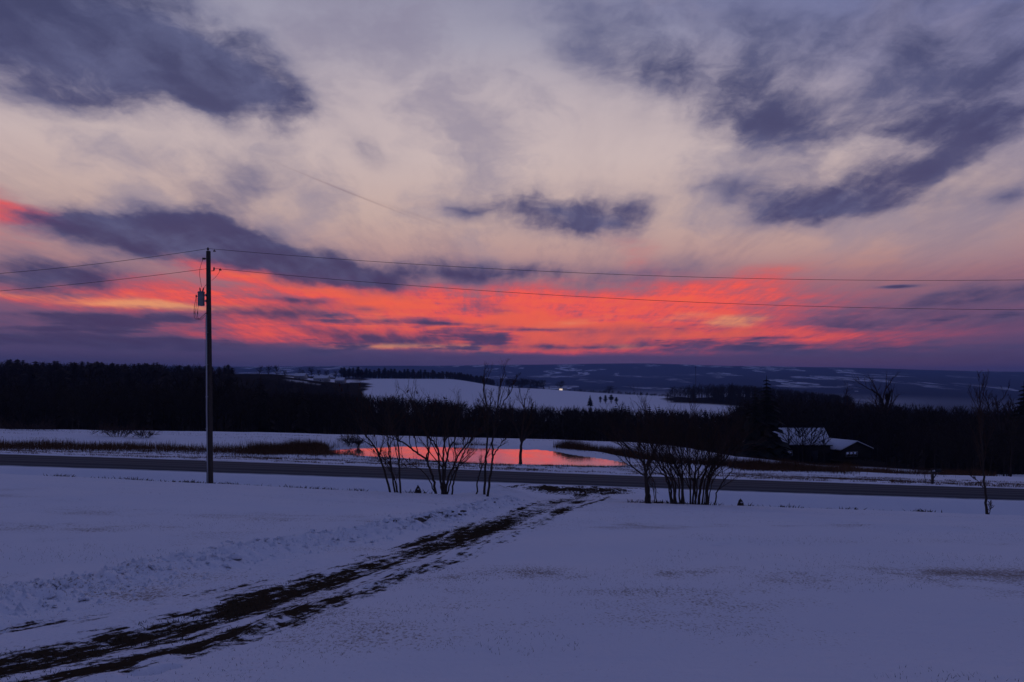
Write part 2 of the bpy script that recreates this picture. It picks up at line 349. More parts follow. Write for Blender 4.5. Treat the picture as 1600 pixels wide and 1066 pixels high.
def _table(x, Y):
    ly = np.log(np.clip(Y, 112, 19999)); LY = np.log(TY); j = np.clip(np.searchsorted(LY, ly)-1, 0, len(LY)-2)
    u = (ly-LY[j])/(LY[j+1]-LY[j]); u = u*u*(3-2*u)*0.5+u*0.5
    px = np.clip(PX0+F*x/np.maximum(Y, 1), TPX[0], TPX[-1]-1e-6); i = np.clip(np.searchsorted(TPX, px, side='right')-1, 0, len(TPX)-2)
    s = (px-TPX[i])/(TPX[i+1]-TPX[i]); s = s*s*(3-2*s)*0.6+s*0.4
    return (TH[j, i]*(1-s)+TH[j, i+1]*s)*(1-u)+(TH[j+1, i]*(1-s)+TH[j+1, i+1]*s)*u
def px_pond(px, py): Y = POND_H*F/(py-PY0); return ((px-PX0)/F*Y, Y)
POND = np.array([px_pond(*p) for p in [(505, 706), (520, 709.5), (560, 713), (600, 715), (640, 718), (690, 721.5), (735, 724.5), (800, 726.5), (850, 727.5), (900, 728.5), (950, 729.5), (985, 728),
    (978, 722), (940, 716), (900, 711), (868, 705), (840, 702.5), (800, 701), (740, 699.5), (680, 697.5), (620, 696.5), (580, 697.5), (545, 700.5), (518, 703)]])
def poly_sd(x, y, P):
    """signed distance to a polygon, negative inside"""
    d2 = np.full(np.shape(x), 1e9); ins = np.zeros(np.shape(x), bool)
    for (ax, ay), (bx, by) in zip(P, np.roll(P, -1, 0)):
        ex, ey = bx-ax, by-ay; wx, wy = x-ax, y-ay; t = np.clip((wx*ex+wy*ey)/(ex*ex+ey*ey), 0, 1)
        d2 = np.minimum(d2, (wx-ex*t)**2+(wy-ey*t)**2)
        c = (ay > y) != (by > y); ins ^= c & (x < ex*(y-ay)/(ey if ey else 1e-9)+ax)
    return np.sqrt(d2)*np.where(ins, -1, 1)
def path_sd(x, y, P):
    """signed offset from an open path (positive on its left) and distance along it"""
    best = np.full(np.shape(x), 1e18); off = np.zeros(np.shape(x)); arc = np.zeros(np.shape(x)); L = 0.0
    for (ax, ay), (bx, by) in zip(P[:-1], P[1:]):
        ex, ey = bx-ax, by-ay; l = hypot(ex, ey); wx, wy = x-ax, y-ay; t = np.clip((wx*ex+wy*ey)/(l*l), 0, 1)
        d2 = (wx-ex*t)**2+(wy-ey*t)**2; m = d2 < best
        best = np.where(m, d2, best); off = np.where(m, np.sqrt(d2)*np.sign(ex*wy-ey*wx+1e-12), off); arc = np.where(m, L+t*l, arc); L += l
    return off, arc
CAUSE = np.array([(2.9, 34.0), (3.2, 38.0), (4.2, 47.0), (5.0, 56.0)])     # where the drive crosses the ditch
def depth0(x, Y):
    x = np.asarray(x, float); Y = np.asarray(Y, float)
    lawn = _lawn(np.minimum(Y, 55))
    k = sstep(Y, 4, 36); k2 = sstep(Y, 37, 54)
    lawn = lawn + k*(1-k2)*_crest(x) + k2*_grade(x)
    # causeway over the ditch
    cx = np.interp(Y, CAUSE[:, 1], CAUSE[:, 0]); w = 1-sstep(np.abs(x-cx), 3.6, 7.0)
    hc = 6.05+(Y-36)*(8.05-6.05)/19 + (1-k2)*_crest(x)+k2*_grade(x)
    lawn = np.where((Y > 36) & (Y < 55), lawn+(np.minimum(lawn, hc)-lawn)*w, lawn)
    past = _past(np.clip(Y, 55, 150)) + _grade(x)*(1-0.6*sstep(Y, 75, 112)) + 0.6*sstep(x, 10, 40)*sstep(Y, 68, 110) + 3.4*sstep(x, 20, 60)*sstep(Y, 72, 108) + 1.3*np.exp(-((x-36)/13)**2)*sstep(Y, 76, 94)
    far = _table(x, np.maximum(Y, 112))
    f = sstep(Y, 96, 128)
    h = np.where(Y < 55, lawn, past*(1-f)+far*f) - RISE*Y
    near = (Y > 60) & (Y < 112) & (np.abs(x) < 60)
    if np.any(near):
        sd = np.full(np.shape(x), 50.0); sd[near] = poly_sd(x[near], Y[near], POND) if np.ndim(x) else poly_sd(x, Y, POND)
        bank = np.where(sd < 0, POND_H+np.minimum(0.5, -sd*0.2), POND_H-0.10-0.35*sstep(sd, 0, 4))
        h = h+(bank-h)*(1-sstep(sd, 0.0, 7.0))
    return h
def depth1(x, Y): return float(depth0(np.array([x], float), np.array([Y], float))[0])
def hit(px, py, y0=4.0, y1=160.0):
    Y = np.arange(y0, y1, 0.04); x = (px-PX0)/F*Y
    ok = depth0(x, Y)*F/Y <= (py-PY0); i = int(np.argmax(ok)) if ok.any() else len(Y)-1
    return (x[i], Y[i])
def ground(x, Y): return ZC-depth1(x, Y)
def at(px, py, Y): return np.array([(px-PX0)/F*Y, Y, ZC-(py-PY0)*Y/F])

BANK = np.array([hit(*p) for p in [(-260, 1000), (-80, 962), (0, 942), (120, 920), (250, 893), (350, 873), (450, 853), (560, 836), (640, 820), (690, 808), (740, 795), (800, 780)]])
MAIN = np.array([hit(*p) for p in [(-300, 1100), (-100, 1052), (0, 1030), (120, 1006), (250, 980), (380, 944), (520, 900), (640, 866), (740, 832), (820, 803), (875, 781)]] + [(3.4, 40.5), (4.4, 48), (4.8, 54.8)])
REDGE = np.array([hit(*p) for p in [(40, 1085), (150, 1060), (300, 1012), (440, 962), (560, 920), (680, 876), (780, 843), (850, 817), (920, 790), (960, 776)]])
LEFTT = np.array([hit(*p) for p in [(-200, 1020), (0, 978), (120, 962), (250, 938), (400, 905), (520, 878), (600, 860), (720, 823), (800, 797), (850, 780)]])
RIGHTT = np.array([hit(*p) for p in [(30, 1052), (180, 1022), (340, 985), (480, 940), (600, 902), (720, 862), (820, 828), (880, 800), (955, 774)]])

FOOT = {p: hit(*p) for p in ((205, 1052), (216, 1047), (232, 1049), (244, 1043), (262, 1038), (1120, 855), (1135, 852))}
def relief(x, Y):
    """height added to the bare shape: ripples, wheel ruts, the ploughed bank"""
    r = 0.09*fbm(x*0.20, Y*0.3, 3, 3) + 0.030*fbm(x*0.7, Y*1.5, 4, 11)+0.05*np.clip(fbm(x*.5+Y*.2, Y*.9, 3, 13)-.12, 0, 1)
    sel = (Y > 3) & (Y < 56) & (np.abs(x) < 40)
    off_m = np.full(x.shape, 99.0); arc = np.zeros(x.shape); bare = np.zeros(x.shape)
    if sel.any():
        xs, ys = x[sel], Y[sel]
        ob, ab = path_sd(xs, ys, BANK); om, am = path_sd(xs, ys, MAIN); oe, ae = path_sd(xs, ys, REDGE); ol, al = path_sd(xs, ys, LEFTT); orr, ar = path_sd(xs, ys, RIGHTT)
        lump = 0.5+fbm(xs*1.1, ys*1.1, 3, 21)
        wob = 0.35*fbm(ab*0.5, ab*0.1, 2, 33)
        e = np.exp(-((ob-wob)/0.42)**2)
        rr = e*(0.10+0.10*lump) + np.exp(-((ob-wob)/0.75)**2)*0.13*(fbm(xs*4.2, ys*4.2, 4, 29, .65))*2
        lane = (1-sstep(np.abs(om-0.3), 1.2, 2.2))*sstep(ys, 4, 7)
        rr = rr-0.05*lane + np.exp(-(oe/0.22)**2)*(0.03+0.05*fbm(xs*3, ys*3, 2, 41)*2)
        rr = rr - 0.05*np.exp(-(om/0.35)**2)-0.03*np.exp(-(ol/0.25)**2)
        # ditch side roughness and the mound thrown up by the plough
        rr = rr + 0.34*np.exp(-(((ys-48.5)/4.5)**2))*fbm(xs*1.3, ys*1.3, 4, 51, .6)*(1+0.5*fbm(xs*.1, ys*.1, 2, 3))
        mx, my = at(770, 770, 39.5)[:2]
        rr = rr + 0.55*np.exp(-((xs-mx)/1.7)**2-((ys-my)/2.2)**2)*(0.9+0.5*fbm(xs*1.5, ys*1.5, 3, 61))
        # low snowed-over ridge on the right of the lawn
        gx, gy = hit(1420, 828)
        rr = rr + 0.16*np.exp(-((ys-gy-0.03*(xs-gx))/0.9)**2)*sstep(xs, gx-4.5, gx)
        for px, py in ((205, 1052), (216, 1047), (232, 1049), (244, 1043), (262, 1038), (1120, 855), (1135, 852)):      # boot marks
            fx, fy = FOOT[(px, py)]; rr = rr-0.07*np.exp(-((xs-fx)/.10)**4-((ys-fy)/.07)**4)
        r[sel] = r[sel]+rr
        # bare earth
        g = fbm(am*0.35, om*1.2, 4, 71); amt = fbm(am*0.12, am*0.03, 2, 75)*0.9
        b = (0.74+0.6*amt+0.8*g)*np.exp(-((om-0.06)/(0.50+0.36*(g+.5)))**2)
        b = np.maximum(b, 0.80*np.exp(-(np.abs(om+0.90)/0.40)**2)*(0.85+1.7*fbm(am*0.22, am*0.0+3, 3, 79)))
        b = np.maximum(b, 0.90*np.exp(-(ol/0.24)**2)*(0.66+2.2*fbm(al*0.3, al*0.0+7, 3, 83)))
        b = np.maximum(b, 0.95*np.exp(-(orr/0.22)**2)*(0.6+1.6*fbm(ar*0.25, ar*0+9, 3, 87))*sstep(ys, 18, 30))
        # worn mouth of the drive at the road
        cx = np.interp(ys, CAUSE[:, 1], CAUSE[:, 0]); b = np.maximum(b, 1.7*np.exp(-((ys-48.5)/4.0)**2)*(1-sstep(np.abs(xs-cx+0.3), 1.6, 4.4))*(0.72+1.3*fbm(xs*0.35, ys*0.5, 3, 91)))
        b = np.maximum(b, 0.75*np.exp(-((ys-53.2-0.02*(xs-cx))/0.8)**2)*(1-sstep(np.abs(xs-cx+1.0), 4.0, 7.5)))
        bare[sel] = b; off_m[sel] = om; arc[sel] = am
    return r, bare, arc, off_m

def make_ground():
    Y = [-60, -40, -25, -14, -7, -2, 1, 2.6]
    y = 3.6
    while y < 63: Y.append(y); y += max(0.035, y*0.0052)
    while y < 135: Y.append(y); y += y*0.010
    while y < 20000: Y.append(y); y *= 1.022
    Y = np.array(Y)
    t = np.concatenate([[-6, -4, -3, -2.2, -1.7, -1.35, -1.1, -0.95], np.linspace(-0.86, 0.86, 760), [0.95, 1.1, 1.35, 1.7, 2.2, 3, 4, 6]])
    W = np.sqrt(Y*Y+49)
    X = t[None]*W[:, None]; X = np.where(np.abs(X) > 19000, np.sign(X)*np.minimum(np.abs(X), 19000+60*np.abs(t)[None]), X); YY = np.broadcast_to(Y[:, None], X.shape).copy()
    x, yy = X.ravel(), YY.ravel()
    h = depth0(x, yy); r, bare, arc, off = relief(x, yy)
    z = ZC-h + r*(1-sstep(yy, 53.4, 54.8)*(1-sstep(yy, 61.4, 62.5)))
    far = sstep(yy, 2500, 5000)
    z = z + far*40*fbm(x/2600, yy/2600, 4, 5) + sstep(yy, 62, 75)*(1-sstep(yy, 100, 140))*0.12*fbm(x*.3, yy*.3, 3, 8)
    road = (yy > ROAD_N-0.05) & (yy < ROAD_F+0.05)
    z = np.where(road, z-0.12, z)
    # what covers the snow: 0 snow .. 1 covered
    px = PX0+F*x/np.maximum(yy, 1)
    weed = np.zeros(x.shape)
    v = (yy > 61) & (yy < 125)
    weed[v] = 0.30+0.5*fbm(x[v]*0.4, yy[v]*0.5, 4, 95)
    weed *= (yy > 61.3)*(1-sstep(yy, 68, 80)*0.75)
    weed = np.where((yy > 37.5) & (yy < 40), 0.42+0.9*fbm(x*0.5, yy*0.7, 3, 97), weed)
    weed = np.where(yy < 37.5, 0.16+0.9*fbm(x*0.05+yy*.05, yy*0.42-x*.03, 3, 99)+.3*fbm(x*.3, yy*.5, 2, 96), weed)
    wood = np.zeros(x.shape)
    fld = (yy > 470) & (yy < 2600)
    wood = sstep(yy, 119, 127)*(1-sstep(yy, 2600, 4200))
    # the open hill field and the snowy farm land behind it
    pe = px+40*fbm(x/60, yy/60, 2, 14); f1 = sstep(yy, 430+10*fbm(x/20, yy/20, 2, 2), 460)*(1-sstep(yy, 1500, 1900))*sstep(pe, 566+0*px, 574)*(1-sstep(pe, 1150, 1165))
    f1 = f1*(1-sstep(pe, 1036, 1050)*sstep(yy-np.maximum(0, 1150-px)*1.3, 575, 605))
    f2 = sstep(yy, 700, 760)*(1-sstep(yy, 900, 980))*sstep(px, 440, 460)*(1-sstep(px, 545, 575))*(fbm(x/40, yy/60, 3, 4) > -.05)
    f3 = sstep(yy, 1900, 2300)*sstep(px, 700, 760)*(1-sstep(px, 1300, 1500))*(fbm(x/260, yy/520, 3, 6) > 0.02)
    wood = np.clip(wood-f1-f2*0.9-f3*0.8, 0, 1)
    nr, nc = len(Y), len(t)
    i = np.arange(nr-1)[:, None]*nc; j = np.arange(nc-1)[None]
    q = np.stack([i+j, i+j+1, i+nc+j+1, i+nc+j], -1).reshape(-1, 4)
    me = mesh_np('ground', np.stack([x, yy, z], 1), [q], M_GROUND, True,
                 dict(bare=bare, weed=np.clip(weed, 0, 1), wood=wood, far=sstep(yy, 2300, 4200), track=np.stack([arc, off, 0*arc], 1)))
    return link('ground', me, kind='structure')

def _ground(N, b):
    A = lambda n, o='Fac': N.n('ShaderNodeAttribute', attribute_name=n).outputs[o]
    p = N.n('ShaderNodeNewGeometry').outputs['Position']
    tr = A('track', 'Vector')
    # snow
    sn = N.noise(p, 0.35, 3, 0.5)
    snow = N.mix(sn, (0.72, 0.75, 0.82, 1), (0.86, 0.84, 0.86, 1))
    # dead stubble showing through the thin snow
    g1 = N.noise(N.v('MULTIPLY', p, (9, 5, 5)), 3.0, 4, 0.7); g2 = N.noise(p, 0.5, 3, 0.6)
    wd = N.m('MULTIPLY', N.m('MULTIPLY', A('weed'), N.ss(g2, 0.3, 0.68)), 1.5)
    st = N.m('MULTIPLY', N.ss(N.m('ADD', g1, N.m('MULTIPLY', wd, 0.42)), 0.66, 0.84), 0.75)
    straw = N.mix(g2, (0.13, 0.085, 0.045, 1), (0.24, 0.16, 0.09, 1))
    c = N.mix(st, snow, straw)
    # bare earth and gravel of the drive
    e1 = N.noise(N.v('MULTIPLY', tr, (1.3, 7.0, 1)), 1.0, 5, 0.62); e2 = N.noise(p, 9.0, 5, 0.75); e3 = N.noise(p, 3.0, 4, 0.6)
    en = N.m('ADD', N.m('ADD', N.m('MULTIPLY', e1, 0.42), N.m('MULTIPLY', e2, 0.34)), N.m('MULTIPLY', e3, 0.24))
    bm = N.ss(N.m('ADD', A('bare'), N.m('MULTIPLY', N.m('SUBTRACT', en, 0.5), 4.2)), 0.46, 0.74)
    bm = N.m('MULTIPLY', bm, N.ss(A('bare'), 0.06, 0.25))
    earth = N.mix(e2, (0.014, 0.010, 0.007, 1), (0.075, 0.052, 0.034, 1))
    c = N.mix(bm, c, earth)
    # woodland floor: leaf litter with little snow between
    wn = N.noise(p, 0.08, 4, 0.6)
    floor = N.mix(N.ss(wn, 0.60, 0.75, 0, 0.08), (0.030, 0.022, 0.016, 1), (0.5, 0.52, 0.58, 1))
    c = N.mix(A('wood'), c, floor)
    # distant country: woods with snowed-over fields between
    vo = N.n('ShaderNodeTexVoronoi', feature='F1'); N.put(vo.inputs['Vector'], N.v('MULTIPLY', N.v('ADD', p, N.scale(N.noise(p, 0.0012, 3, .5, col=True), 420.0)), (0.0048, 0.0017, 0.0))); vo.inputs['Scale'].default_value = 1.0
    pick = N.sep(vo.outputs['Color'])[0]
    reg = N.noise(N.v('MULTIPLY', p, (1, .7, 0)), 0.00055, 3, 0.5)
    fm = N.m('MULTIPLY', N.ss(pick, 0.66, 0.69), N.ss(reg, 0.40, 0.54))
    fm = N.m('MULTIPLY', fm, N.ss(N.noise(N.v('MULTIPLY', p, (1, .45, 0)), 0.011, 4, .65), 0.44, 0.56))
    c = N.mix(A('far'), c, N.mix(fm, (0.035, 0.035, 0.04, 1), (0.78, 0.80, 0.84, 1)))
    N.put(b.inputs['Base Color'], c)
    b.inputs['Roughness'].default_value = 0.9; b.inputs['Specular IOR Level'].default_value = 0.0
    bp = N.n('ShaderNodeBump'); bp.inputs['Strength'].default_value = 0.75; bp.inputs['Distance'].default_value = 0.05
    hgt = N.m('ADD', N.m('MULTIPLY', N.noise(N.v('MULTIPLY', p, (1, 2.2, 1)), 2.4, 5, 0.65), 0.6), N.m('MULTIPLY', N.noise(p, 22.0, 3, 0.6), 0.3))
    N.put(bp.inputs['Height'], N.m('ADD', hgt, N.m('MULTIPLY', bm, -0.4))); N.put(b.inputs['Normal'], bp.outputs[0])
M_GROUND = material('snow_ground', _ground)
ground_obj = make_ground()

# road
def _asph(N, b):
    p = N.n('ShaderNodeNewGeometry').outputs['Position']; s = N.sep(p)
    n = N.noise(N.v('MULTIPLY', p, (0.06, 1.3, 1)), 1.0, 4, 0.6); f = N.noise(p, 30, 3, 0.6)
    c = N.mix(n, (0.045, 0.047, 0.056, 1), (0.105, 0.107, 0.118, 1)); c = N.mix(N.m('MULTIPLY', f, 0.4), c, (0.03, 0.03, 0.03, 1))
    for yc in (1.35, 2.75, 3.7, 5.0):
        wl = N.m('SUBTRACT', 1.0, N.m('ABSOLUTE', N.m('DIVIDE', N.m('SUBTRACT', N.m('ADD', s[1], N.m('MULTIPLY', n, .3)), ROAD_N+yc), 0.42)), clamp=True)
        c = N.mix(N.m('MULTIPLY', wl, 0.55), c, (0.150, 0.150, 0.160, 1))
    # old salt and blown snow on the edges
    yn = N.m('ABSOLUTE', N.m('SUBTRACT', s[1], (ROAD_N+ROAD_F)/2))
    e = N.m('MULTIPLY', N.ss(N.m('ADD', yn, N.m('MULTIPLY', N.noise(N.v('MULTIPLY', p, (.5, 2, 1)), 1.0, 4, .6), 0.9)), 3.15, 3.7), 0.8)
    c = N.mix(e, c, (0.6, 0.62, 0.68, 1))
    N.put(b.inputs['Base Color'], c); b.inputs['Roughness'].default_value = 0.9; b.inputs['Specular IOR Level'].default_value = 0.03
M_ROAD = material('worn_asphalt', _asph)
def make_road():
    xs = np.concatenate([np.arange(-220, -60, 8), np.arange(-60, 60, 1.0), np.arange(60, 221, 8)])
    prof = [(ROAD_N-0.35, -0.16), (ROAD_N, -0.012), (ROAD_N+0.1, 0.0), (ROAD_N+3.1, 0.05), (ROAD_F-0.1, 0.0), (ROAD_F, -0.012), (ROAD_F+0.35, -0.16)]
    V = []
    for y, dz in prof: V.append(np.stack([xs, np.full_like(xs, y), ZC-(8.05+_grade(xs))+RISE*y+dz], 1))
    n = len(xs); i = np.arange(len(prof)-1)[:, None]*n; j = np.arange(n-1)[None]
    q = np.stack([i+j, i+j+1, i+n+j+1, i+n+j], -1).reshape(-1, 4)
    link('road', mesh_np('road', np.vstack(V), [q], M_ROAD, True), kind='structure')
make_road()
# pond: wet ice that mirrors the low sky
def _ice(N, b):
    p = N.n('ShaderNodeNewGeometry').outputs['Position']
    n = N.noise(N.v('MULTIPLY', p, (0.5, 0.25, 1)), 1.0, 4, 0.6)
    b.inputs['Base Color'].default_value = (0.84, 0.82, 0.82, 1); b.inputs['Metallic'].default_value = 0.95
    N.put(b.inputs['Roughness'], N.ss(n, 0.3, 0.7, 0.05, 0.11))
    bp = N.n('ShaderNodeBump'); bp.inputs['Strength'].default_value = 0.12; bp.inputs['Distance'].default_value = 0.01
    N.put(bp.inputs['Height'], N.noise(N.v('MULTIPLY', p, (2.2, .8, 1)), 1.5, 3, 0.5)); N.put(b.inputs['Normal'], bp.outputs[0])
M_ICE = material('pond_ice', _ice)
def make_pond():
    c = POND.mean(0); P = c+(POND-c)*1.04; n = len(P)
    V = [(x, y, ZC-POND_H) for x, y in P]+[(c[0], c[1], ZC-POND_H)]
    link('pond', mesh_np('pond', V, [[(i, (i+1) % n, n) for i in range(n)]], M_ICE), kind='structure')
make_pond()


# ------------------------------------------------------------------ bare trees
M_BARK = plain('dark_bark', (0.050, 0.038, 0.030), 0.9, vary=0.4, scale=14, bump=0.6)
M_TWIG = plain('reddish_twig', (0.060, 0.036, 0.026), 0.9, vary=0.3, scale=5)
M_SEED = plain('sumac_seed_head', (0.055, 0.020, 0.014), 0.9, vary=0.3, scale=30)
M_WOODS = plain('distant_bare_wood', (0.030, 0.022, 0.017), 0.95, vary=0.35, scale=0.2)
M_PINE = plain('dark_conifer_needles', (0.016, 0.018, 0.013), 0.95, vary=0.35, scale=0.6)
def unit(v): v = np.asarray(v, float); return v/(np.linalg.norm(v)+1e-9)
def limb(rng, p, d, L, r, n=5, wander=0.12, lift=0.10, tip=0.35):
    """a wandering, tapering limb: list of points, list of radii"""
    P = [np.array(p, float)]; R = [r]; d = unit(d)
    for k in range(n):
        d = unit(d+rng.normal(0, wander, 3)+np.array([0, 0, lift])); P.append(P[-1]+d*L/n); R.append(r*(1-(1-tip)*(k+1)/n))
    return P, R
def sprout(rng, mb, P, R, lvl, cfg, tips=None):
    """side shoots along a limb; cfg[lvl] = (count, length factor, spread, start, sides, min radius)"""
    if lvl >= len(cfg):
        if tips is not None: tips.append((P[-1], unit(P[-1]-P[-2])))
        return
    cnt, lf, spread, start, sides, rmin = cfg[lvl]
    P = np.array(P); seg = np.linalg.norm(np.diff(P, axis=0), axis=1); L = seg.sum(); cum = np.concatenate([[0], np.cumsum(seg)])/L
    for c in range(cnt):
        t = start+(1-start)*(c+rng.random())/cnt; k = min(len(seg)-1, int(np.searchsorted(cum, t))-1); k = max(k, 0)
        u = (t-cum[k])/(cum[k+1]-cum[k]+1e-9); p = P[k]+(P[k+1]-P[k])*u; d = unit(P[k+1]-P[k]); r = R[k]+(R[k+1]-R[k])*u
        side = rng.normal(0, 1, 3); side -= d*side.dot(d); side = unit(side)
        nd = unit(d*math.cos(spread)+side*math.sin(spread)+np.array([0, 0, 0.12]))
        l = L*lf*(0.6+0.7*rng.random())*(1.15-0.5*t)
        q, rr = limb(rng, p, nd, l, max(rmin, r*0.6), 4 if lvl == 0 else 3, 0.13, 0.09, 0.4)
        mb.tube(q, rr, sides, cap=False); sprout(rng, mb, q, rr, lvl+1, cfg, tips)
    if tips is not None and lvl == len(cfg)-1: tips.append((P[-1], unit(P[-1]-P[-2])))

def near_tree(label, stems, Y, seed, cfg, name='bare_tree', group=None, r0=0.06, seeds=0, cat='tree', dy=0.5, stepr=0.35, top=None):
    """stems: each a list of (column, row) in the plane at distance Y, bottom first"""
    rng = np.random.default_rng(seed)
    b = at(*stems[0][0], Y); gz = ground(b[0], Y)
    t = thing(name, label, cat, (b[0], Y, gz), group=group)
    trunk, crown = MB(), MB(); tips = []
    o = np.array([b[0], Y, gz])
    for st in stems:
        sc = 1.0; st = list(st)
        if top: st = [(a[0], a[1] if a[1] > 700 else 700-(700-a[1])*top) if not isinstance(a, float) else a for a in st]
        if isinstance(st[-1], float): sc = st[-1]; st = st[:-1]
        y = Y+rng.uniform(-dy*0.5, dy*0.5); lean = rng.uniform(-dy, dy); pts = []
        for k, (px, py) in enumerate(st):
            pts.append(at(px, py, y+lean*(k/(len(st)-1))**1.3))
        pts = np.array(pts); g = ground(pts[0][0], pts[0][1]); pts[0][2] = min(pts[0][2], g)-0.12 if st[0][1] >= stems[0][0][1]-14 else pts[0][2]
        # refine
        tt = np.linspace(0, len(pts)-1, 4*len(pts)); fine = np.stack([spline(np.arange(len(pts)), pts[:, c])(tt) for c in range(3)], 1)
        fine[1:-1] += rng.normal(0, 0.018, fine[1:-1].shape)
        rr = r0*sc*np.linspace(1.0, stepr, len(fine)); rr[0] *= 1.35; rr[1] *= 1.1
        trunk.tube(fine-o, rr, 7)
        sprout(rng, crown, list(fine-o), list(rr), 0, cfg, tips)
    trunk.build('trunk', M_BARK, t, True); crown.build('crown', M_TWIG, t)
    if seeds:
        rng.shuffle(tips); sd = MB()
        for p, d in tips[:seeds]:
            d = unit(d+np.array([0, 0, 1.0])); L = rng.uniform(0.13, 0.2); sd.tube([p, p+d*L*0.4, p+d*L*0.75, p+d*L], [0.016, 0.034, 0.026, 0.006], 5)
        sd.build('seed_heads', M_SEED, t, kind='stuff')
    return t
G_L = 'bare sumacs and saplings left of the drive'
SUM = [(6, .45, .62, .35, 4, .011), (5, .55, .60, .25, 3, .007), (4, .6, .6, .3, 3, .005)]
near_tree('slender leaning sumac stem, leftmost of the thicket, curving left above the road', [[(612, 779), (606, 755), (596, 722), (585, 695), (573, 672), (560, 640), (556, 612)]], 36.6, 1, SUM, group=G_L, r0=.055, seeds=7, top=.62)
near_tree('thin straight sumac stem just right of the leftmost leaning one', [[(618, 779), (614, 750), (609, 715), (606, 680), (606, 640), (601, 606)], [(622, 778), (616, 748), (603, 722), (590, 705), (577, 690), .55]], 36.8, 2, SUM, group=G_L, r0=.047, seeds=7, top=.62)
near_tree('thin sapling third from the left in the thicket with two crossing stems', [[(627, 779), (625, 750), (623, 715), (622, 680), (625, 640), (634, 604)], [(624, 779), (619, 757), (612, 735), (604, 712), .6]], 36.4, 3, SUM, group=G_L, r0=.05, seeds=8, top=.62)
near_tree('forked sumac with a left-arching trunk between the thin stems and the big clump', [[(682, 777), (678, 752), (672, 733), (666, 718), (652, 708), (636, 694), (622, 678), (612, 652), (606, 616)], [(667, 720), (669, 700), (668, 680), (672, 650), (678, 612), .7], [(680, 765), (670, 748), (655, 733), (638, 722), (622, 706), .5]], 36.7, 4, SUM, group=G_L, r0=.062, seeds=13, top=.62)
near_tree('many-stemmed sumac clump spreading like a fan left of the drive', [[(692, 780), (690, 760), (687, 735), (685, 705), (680, 690), (668, 672), (660, 640), (655, 604)], [(693, 780), (694, 755), (697, 725), (703, 700), (710, 680), (716, 650), (719, 610)],
    [(695, 780), (699, 755), (706, 735), (716, 712), (728, 692), (738, 672), (742, 640)], [(691, 780), (692, 750), (693, 715), (694, 690), (700, 660), (696, 612)], [(697, 779), (703, 757), (710, 738), (724, 718), (742, 702), .7], [(706, 773), (709, 752), (714, 735), (722, 712), (733, 690), (744, 660), .7]], 36.5, 5, SUM, group=G_L, r0=.06, seeds=22, top=.62)
TALL = [(8, .26, .42, .45, 4, .011), (5, .5, .55, .25, 3, .007), (4, .55, .55, .3, 3, .005)]
near_tree('short crooked sapling with a broken top beside the two tall trunks', [[(745, 776), (746, 755), (750, 738), (756, 722), (762, 708), (768, 690)], [(750, 738), (750.5, 726), (751, 716), .7]], 36.9, 6, [(4, .4, .6, .4, 4, .011), (4, .5, .6, .3, 3, .006)], group=G_L, r0=.04)
near_tree('tall straight bare tree, left of the pair whose tops reach the sky', [[(757, 778), (758, 750), (760, 715), (762, 680), (762, 640), (758, 605), (753, 566)], [(762, 660), (766, 630), (768, 600), .6]], 36.7, 7, TALL, group=G_L, r0=.062, top=.84)
near_tree('tall bare tree, right of the pair whose tops reach the sky', [[(762, 778), (765, 750), (769, 720), (770, 690), (773, 650), (779, 610), (782, 571)], [(769, 718), (776, 703), (786, 688), (796, 672), .6], [(774, 648), (786, 618), (799, 592), (806, 574), .5]], 36.3, 8, TALL, group=G_L, r0=.06, top=.84)
G_R = 'bare shrubs right of the drive'
BSH = [(6, .48, .55, .25, 4, .011), (6, .55, .55, .15, 3, .007), (5, .55, .55, .2, 3, .0055)]
near_tree('twin-trunked small tree with arching branches at the right edge of the drive', [[(1010, 789), (1010, 765), (1009, 742), (1007, 725), (995, 712), (980, 698), (968, 686), (958, 676)], [(1015, 790), (1014, 768), (1010, 745), (1012, 728), (1020, 712), (1026, 698), (1032, 682)], [(1009, 745), (1000, 738), (988, 730), (978, 716), (972, 700), (962, 688), .6], [(1009, 730), (1005, 712), (1000, 698), (998, 680), .6]], 36.3, 11, BSH[:3], group=G_R, r0=.075)
near_tree('two thin bowed stems between the twin-trunked tree and the big shrub', [[(1026, 779), (1024, 762), (1020, 748), (1015, 735), (1018, 715), (1012, 690)], [(1023, 779), (1021, 765), (1014, 752), (1010, 740), .8]], 37.4, 12, BSH[:2], group=G_R, r0=.026)
rs = np.random.default_rng(44); stems = []
for k in range(16):
    u = (k+.5)/16; bx = 1042+66*u+rs.normal(0, 3); tx = 1072+(u-.5)*190+rs.normal(0, 8); ty = 690-14*math.sin(u*3.1)+rs.normal(0, 7); by = 780+rs.uniform(-6, 4)
    stems.append([(bx, by), (bx+(tx-bx)*.06, by-25), (bx+(tx-bx)*.26, by-48), (bx+(tx-bx)*.6, by-70), (tx, ty), float(rs.uniform(.6, 1.15))])
near_tree('broad dense shrub of many dark upswept stems beside the road', stems, 37.2, 13, [(6, .58, .55, .2, 4, .011), (6, .58, .52, .15, 3, .007), (5, .58, .52, .2, 3, .0055)], name='bare_shrub', cat='shrub', group=G_R, r0=.058, dy=1.5)
near_tree('two long bowed stems leaning right from the dense shrub', [[(1116, 785), (1120, 770), (1130, 752), (1142, 738), (1148, 722), (1153, 708), (1160, 692)], [(1106, 774), (1111, 760), (1118, 745), (1132, 735), (1146, 728), .7], [(1100, 772), (1104, 755), (1110, 735), (1125, 715), .6]], 36.9, 14, BSH[:3], group=G_R, r0=.035)
